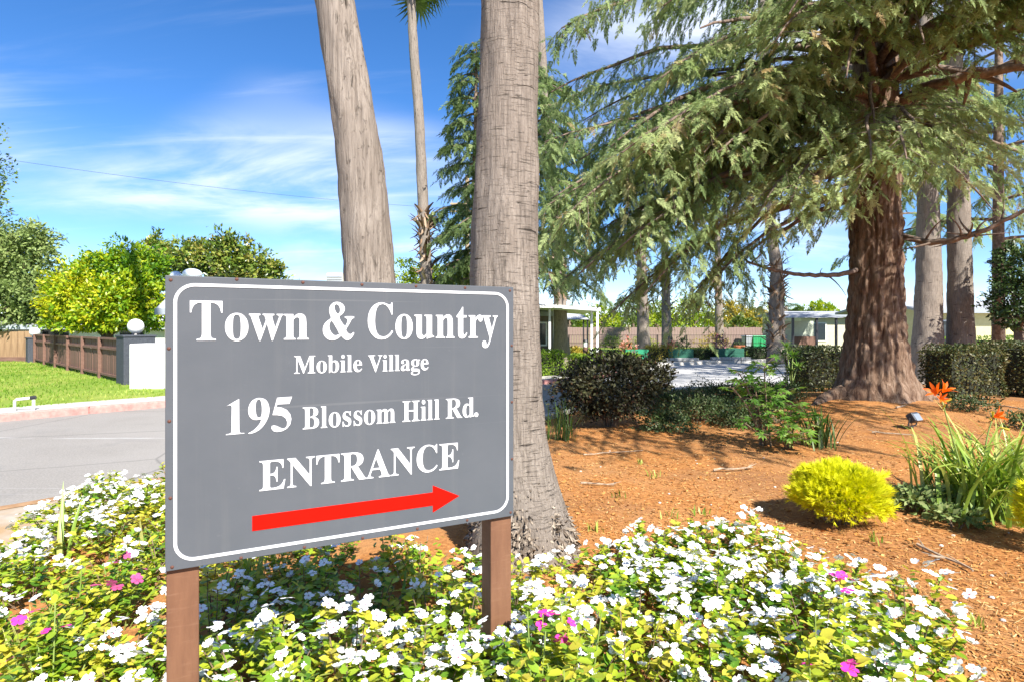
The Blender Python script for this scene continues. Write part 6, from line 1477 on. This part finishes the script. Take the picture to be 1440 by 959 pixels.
planter("dark green planter box with red flowers and green fern, middle one", 955, 494, 27.2, 1.12, m_planter, ((-.4, .26, m_bloom, 420), (.15, .36, m_darkgreen, 500)))
planter("dark green planter box with rose bush, right of the three", 1024, 494, 28.0, 1.25, m_planter, ((-.4, .46, m_bloom2, 700),))
for (x0, x1, Y, lab) in ((936, 982, 26.7, "low grey block wall under the middle planter"), (1000, 1055, 27.4, "low grey block wall under the right planter")):
    a = P(x0, 460, Y)[0]; b_ = P(x1, 460, Y)[0]
    t = thing("block_wall", lab, "wall", (a, Y, 0), .03, "low block walls along the driveway"); k = 4; b0 = None
    for r_ in range(2):
        for i in range(k):
            wd = (b_ - a) / k
            if b0 is None: b0 = MB().box((0, 0, 0), (wd - .015, .28, .125)).build("block", m_block, t, (wd / 2, 0, -.055), bevel=.01)
            else: copy_part(b0, t, ((i + .5) * wd, rng.normal(0, .006), -.055 + .135 * r_))
m_bin_g = plain("green_bin_plastic", (.03, .30, .12), .45)
m_bin_b = plain("blue_bin_plastic", (.08, .22, .45), .45)
m_bin_s = plain("grey_bin_plastic", (.30, .32, .36), .45)
for x, mt, lab in ((1062, m_bin_g, "green wheeled bin, left of the pair by the far fence"), (1072, m_bin_g, "green wheeled bin, right of the green pair by the far fence"), (1084, m_bin_b, "blue wheeled bin beside the green bins"), (1050, m_bin_s, "grey wheeled bin left of the green bins")):
    c = P(x, 460, 38) * [1, 1, 0]; t = thing("wheeled_bin", lab, "bin", c, rng.uniform(-.15, .15), "wheeled bins by the far fence")
    mb = MB(); mb.add([(-.17, -.2, .06), (.17, -.2, .06), (.17, .2, .06), (-.17, .2, .06), (-.23, -.27, .88), (.23, -.27, .88), (.23, .27, .88), (-.23, .27, .88)], [(3,2,1,0), (4,5,6,7), (0,1,5,4), (1,2,6,5), (2,3,7,6), (3,0,4,7)])
    mb.build("body", mt, t, bevel=.02); MB().box((0, -.01, .92), (.5, .6, .07)).build("lid", mt, t, bevel=.02)
    for s_ in (-.19, .19): MB().tube([(s_ - .02, .24, .09), (s_ + .02, .24, .09)], .09, 10).build("wheel", m_darkpaint, t)
for x, lab in ((1037, "terracotta pot left on the far lawn"), (1044, "terracotta pot nearer the bins on the far lawn")):
    c = P(x, 460, 36) * [1, 1, 0]; t = thing("flower_pot", lab, "pot", c, 0, "terracotta pots on the far lawn")
    MB().tube([(0, 0, 0), (0, 0, .34), (0, 0, .345), (0, 0, .42)], [.15, .21, .235, .235], 14).build("pot", plain("terracotta", (.42, .14, .07), .8), t)
    V, F, tt = leaf_cloud(90, (0, 0, .5), (.18, .18, .14), .1, (.5, .2), .2); mk("foliage", V, F, m_darkgreen, t, tint=tt, kind='stuff')
# bollard light in the yard by the carport
c = P(823, 460, 24) * [1, 1, 0]; t = thing("bollard_light", "short brown bollard light with pale top near the carport", "bollard light", c)
MB().tube([(0, 0, 0), (0, 0, .72)], .09, 12).build("post", m_board, t); MB().tube([(0, 0, .72), (0, 0, .92)], .075, 12).build("lens", m_globe, t); MB().tube([(0, 0, .92), (0, 0, 1.0)], [.11, .08], 12).build("cap", m_darkpaint, t)

# utility pole and wire
m_pole = pm("pole_wood", (.33, .23, .14), (.50, .38, .25), 10, (1, 1, .1), .9, .3)
up = P(657, 460, 40) * [1, 1, 0]
ut = thing("utility_pole", "pale wooden utility pole just left of the thick palm", "utility pole", up)
MB().tube([(0, 0, 0), (0, 0, 11.5)], [.17, .13], 12).build("pole", m_pole, ut)
for z in (9.1, 9.6): MB().box((0, -.16, z), (2.2, .11, .11)).build("crossarm", m_pole, ut)
b0 = None
for x in (-1, -.6, .6, 1):
    for z in (9.2, 9.7):
        if b0 is None: b0 = MB().tube([(0, 0, 0), (0, 0, .1), (0, 0, .11), (0, 0, .16)], [.05, .05, .03, .03], 8).build("insulator", m_trim, ut, (x, -.16, z - .04))
        else: copy_part(b0, ut, (x, -.16, z - .04))
wa = up + [-1, -.16, 9.3]; wb = P(-260, 182, 24)
t = np.linspace(0, 1, 30)[:, None]; p = wa + (wb - wa) * t; p[:, 2] -= 4 * .45 * (t * (1 - t))[:, 0]
tag(MB().tube(p, .007, 5).build("power_line", m_darkpaint), "thin dark power line crossing the sky at left", "wire")

# ================================================================== BACKGROUND TREES
m_orange_tree = leafmat("citrus_leaf", [(.05, .13, .008), (.11, .24, .010), (.24, .36, .012), (.44, .47, .016), (.56, .50, .02)], .3, .4, .4)
m_olive = leafmat("olive_leaf", [(.06, .10, .025), (.15, .21, .055), (.24, .31, .095), (.34, .39, .14)], .25, .55, .3)
m_magnolia = leafmat("magnolia_leaf", [(.02, .045, .008), (.06, .11, .015), (.13, .20, .025), (.26, .29, .045), (.26, .22, .05)], .15, .3, .5)
m_broad = leafmat("broad_leaf", [(.03, .06, .010), (.08, .13, .018), (.15, .21, .03), (.25, .30, .05)], .3, .45, .35)
m_yellowg = leafmat("yellow_green_leaf", [(.10, .17, .010), (.21, .30, .015), (.33, .40, .02), (.42, .44, .04)], .35, .5)
m_goldt = leafmat("golden_tree_leaf", [(.14, .13, .02), (.30, .24, .03), (.44, .33, .05), (.34, .34, .06)], .3, .5)
m_bark2 = pm("tree_bark", (.08, .055, .04), (.2, .15, .11), 12, (1, 1, .3), .9, .6, .02)
def tree(label, base, blobs, n, leaf, mat, tr=.16, tone=(.45, .2), clump=26, group=None, name="tree", shell=.5, lumps=.15, tones=None):
    root = thing(name, label, "tree", base, 0, group)
    zt = min(b_[2] for b_ in blobs)
    V, F = tube([(0, 0, -.2), (.03, 0, zt * .6), (0, 0, zt)], [tr * 1.25, tr, tr * .8], 10); mk("trunk", V, F, m_bark2, root, smooth=True)
    mb = MB(); parts = []; tot = sum(b_[3] * b_[5] for b_ in blobs)
    for i, (x, y, z, rx, ry, rz_) in enumerate(blobs):
        mb.tube(bez((0, 0, zt * .7), (x * .4, y * .4, z * .8), (x, y, z), 6), np.linspace(tr * .6, tr * .15, 6), 6)
        for j in range(4):
            d = rdirs(1)[0] * [rx, ry, rz_] * .75; mb.tube(bez((x * .8, y * .8, z * .9), np.array([x, y, z]) + d * .4, np.array([x, y, z]) + d, 5), np.linspace(tr * .25, .015, 5), 5)
        tn = (tone[0] + (tones[i] if tones else 0), tone[1])
        parts.append(leaf_cloud(int(n * rx * rz_ / tot), (x, y, z), (rx, ry, rz_), leaf, tn, shell, clump=clump, lumps=lumps))
    V, F, t = join(parts); mk("crown", V, F, mat, root, tint=t, kind='stuff'); mb.build("limbs", m_bark2, root, kind='stuff')
    return root
Yo = 22.0
def lb(x, y, Y, base): return P(x, y, Y) - base
def blobs_from(base, Y, lst):
    return [(*(P(x, y, Y + dy) - base), rx / FPX * Y, rx / FPX * Y * .8, rz_ / FPX * Y) for (x, y, rx, rz_, dy) in lst]
b = P(150, 460, Yo) * [1, 1, 0]
tree("yellow green citrus tree above the brown fence, left of the sign", b, blobs_from(b, Yo, [(105, 412, 42, 36, -.3), (150, 430, 42, 36, -.6), (185, 425, 42, 40, -.3), (90, 440, 28, 24, 0), (165, 378, 42, 36, .4), (200, 385, 36, 40, .4), (130, 385, 30, 28, .4), (215, 440, 20, 26, 0), (120, 452, 36, 16, -.4)]), 26000, .165, m_orange_tree, .2, shell=.25, tones=[.2, .12, .02, .25, -.12, -.16, -.02, .05, .05], clump=20)
b = P(20, 460, 27.5) * [1, 1, 0]
tree("large grey green olive like tree at the left edge of the photo", b, blobs_from(b, 27.5, [(-20, 360, 60, 55, 0), (35, 380, 48, 60, .3), (10, 425, 55, 40, -.5), (60, 420, 36, 46, -.2), (-60, 410, 60, 60, 0), (45, 340, 34, 30, .3), (80, 445, 22, 25, 0)]), 24000, .2, m_olive, .3, shell=.25, tones=[.12, .1, -.12, -.15, 0, .18, -.2], clump=24)
b = P(-25, 460, 30) * [1, 1, 0]
tree("tall dark tree whose edge shows at the far left above the olive tree", b, blobs_from(b, 30, [(-32, 250, 38, 60, 0), (-40, 320, 44, 50, 0), (-25, 290, 30, 40, .3)]), 3600, .2, m_magnolia, .3)
b = P(310, 460, 31) * [1, 1, 0]
tree("dark glossy magnolia tree behind the sign's top left corner", b, blobs_from(b, 31, [(275, 365, 34, 26, 0), (320, 362, 36, 34, 0), (355, 378, 34, 24, -.4), (245, 372, 30, 26, .5), (385, 380, 10, 20, 0), (330, 400, 60, 30, 0), (215, 352, 22, 20, .8)]), 15000, .25, m_magnolia, .25, shell=.25, tone=(.55, .22), clump=14, lumps=.2)
b = P(600, 460, 38) * [1, 1, 0]
tree("bright lime green tree behind the slim palm over the sign", b, blobs_from(b, 38, [(570, 385, 26, 18, 0), (600, 392, 30, 18, 0), (632, 386, 28, 16, 0), (600, 420, 60, 25, 0)]), 5000, .2, m_yellowg, .25, clump=18)
bgl = [
 (845, 452, 30, 24, 48, m_yellowg, "yellow green tree beyond the far fence left of the first planter", 2600),
 (800, 448, 22, 18, 60, m_broad, "dark green tree seen under the carport roof", 1800),
 (890, 440, 30, 22, 75, m_broad, "green tree beyond the far fence between the carport and pale palms", 2000),
 (925, 448, 32, 22, 52, m_yellowg, "light green leafy tree behind the first pale palm trunk", 2600),
 (975, 442, 34, 28, 55, m_yellowg, "tall light green tree behind the second planter", 2800),
 (1032, 446, 30, 22, 56, m_goldt, "golden yellow tree right of the third pale palm", 2600),
 (1065, 450, 26, 18, 62, m_goldt, "smaller golden tree beside the shaggy dark palm", 2000),
 (1045, 456, 20, 12, 50, m_broad, "dark green round bush in front of the golden tree", 1400),
 (1155, 436, 22, 12, 60, m_yellowg, "lime green tree behind the pergola roof", 1600),
 (1120, 444, 20, 12, 90, m_broad, "far dark tree on the horizon left of the pergola", 1200),
 (700, 440, 50, 20, 70, m_broad, "green tree far behind the carport home", 1500),
]
for (x, y, rx, rz_, Y, mt, lab, n) in bgl:
    b = P(x, 460, Y) * [1, 1, 0]
    tree(lab, b, blobs_from(b, Y, [(x - rx * .35, y, rx * .65, rz_ * .8, 0), (x + rx * .4, y + 2, rx * .6, rz_ * .75, .6), (x, y - rz_ * .3, rx * .6, rz_ * .7, .3)]), n, .0056 * Y ** .95, mt, .2, clump=14, group="trees beyond the far fence")
b = P(1432, 460, 15.5) * [1, 1, 0]
tree("dark round evergreen tree at the right edge behind the hedge", b, blobs_from(b, 15.5, [(1428, 420, 36, 34, 0), (1446, 385, 40, 40, 0), (1440, 445, 36, 22, -.2), (1418, 368, 22, 22, .2)]), 6500, .11, m_darkgreen, .12, clump=16)
# yellow shrubs on the far lawn
for (x, y, Y, r_, mt, lab) in ((812, 490, 26, .45, m_goldt, "yellow flowering bush beside the carport post"), (905, 478, 40, .7, m_yellowg, "yellow green bush before the far fence at left"), (1003, 480, 37, .8, m_goldt, "bright yellow bush before the far fence in the middle"), (860, 480, 44, .6, m_broad, "small green bush before the far fence behind the first planter")):
    b = P(x, 460, Y) * [1, 1, 0]
    shrub("yard_bush", lab, b, (r_ * 1.2, r_, r_ * .7), 900, .12, mt, "bush", clump=10, stems=4, group="bushes on the far lawn")
# a distant belt of trees closing the horizon
n = 26000; k = 240
cx_t = rng.uniform(-150, 150, k); cy_t = rng.uniform(105, 135, k); ch_ = rng.uniform(2.2, 5.0, k)
own = rng.integers(0, k, n); d = rdirs(n); d[:, 2] = np.abs(d[:, 2])
p = np.column_stack([cx_t[own], cy_t[own], np.zeros(n)]) + d * np.column_stack([ch_[own] * .9, ch_[own] * .8, ch_[own]]) * (rng.uniform(.4, 1, n) ** .5)[:, None]
V, F, t = scatter(LEAF_V, LEAF_F, frames(unit(d + rng.normal(0, .5, (n, 3))), unit(d + rng.normal(0, .5, (n, 3)))), p, rng.uniform(.7, 1.3, n), np.clip(rng.normal(.45, .22, n) + rng.normal(0, .15, k)[own], 0, 1))
tag(mk("distant_trees", V, F, m_broad, tint=t, kind='stuff'), "far belt of green trees along the horizon", "trees")
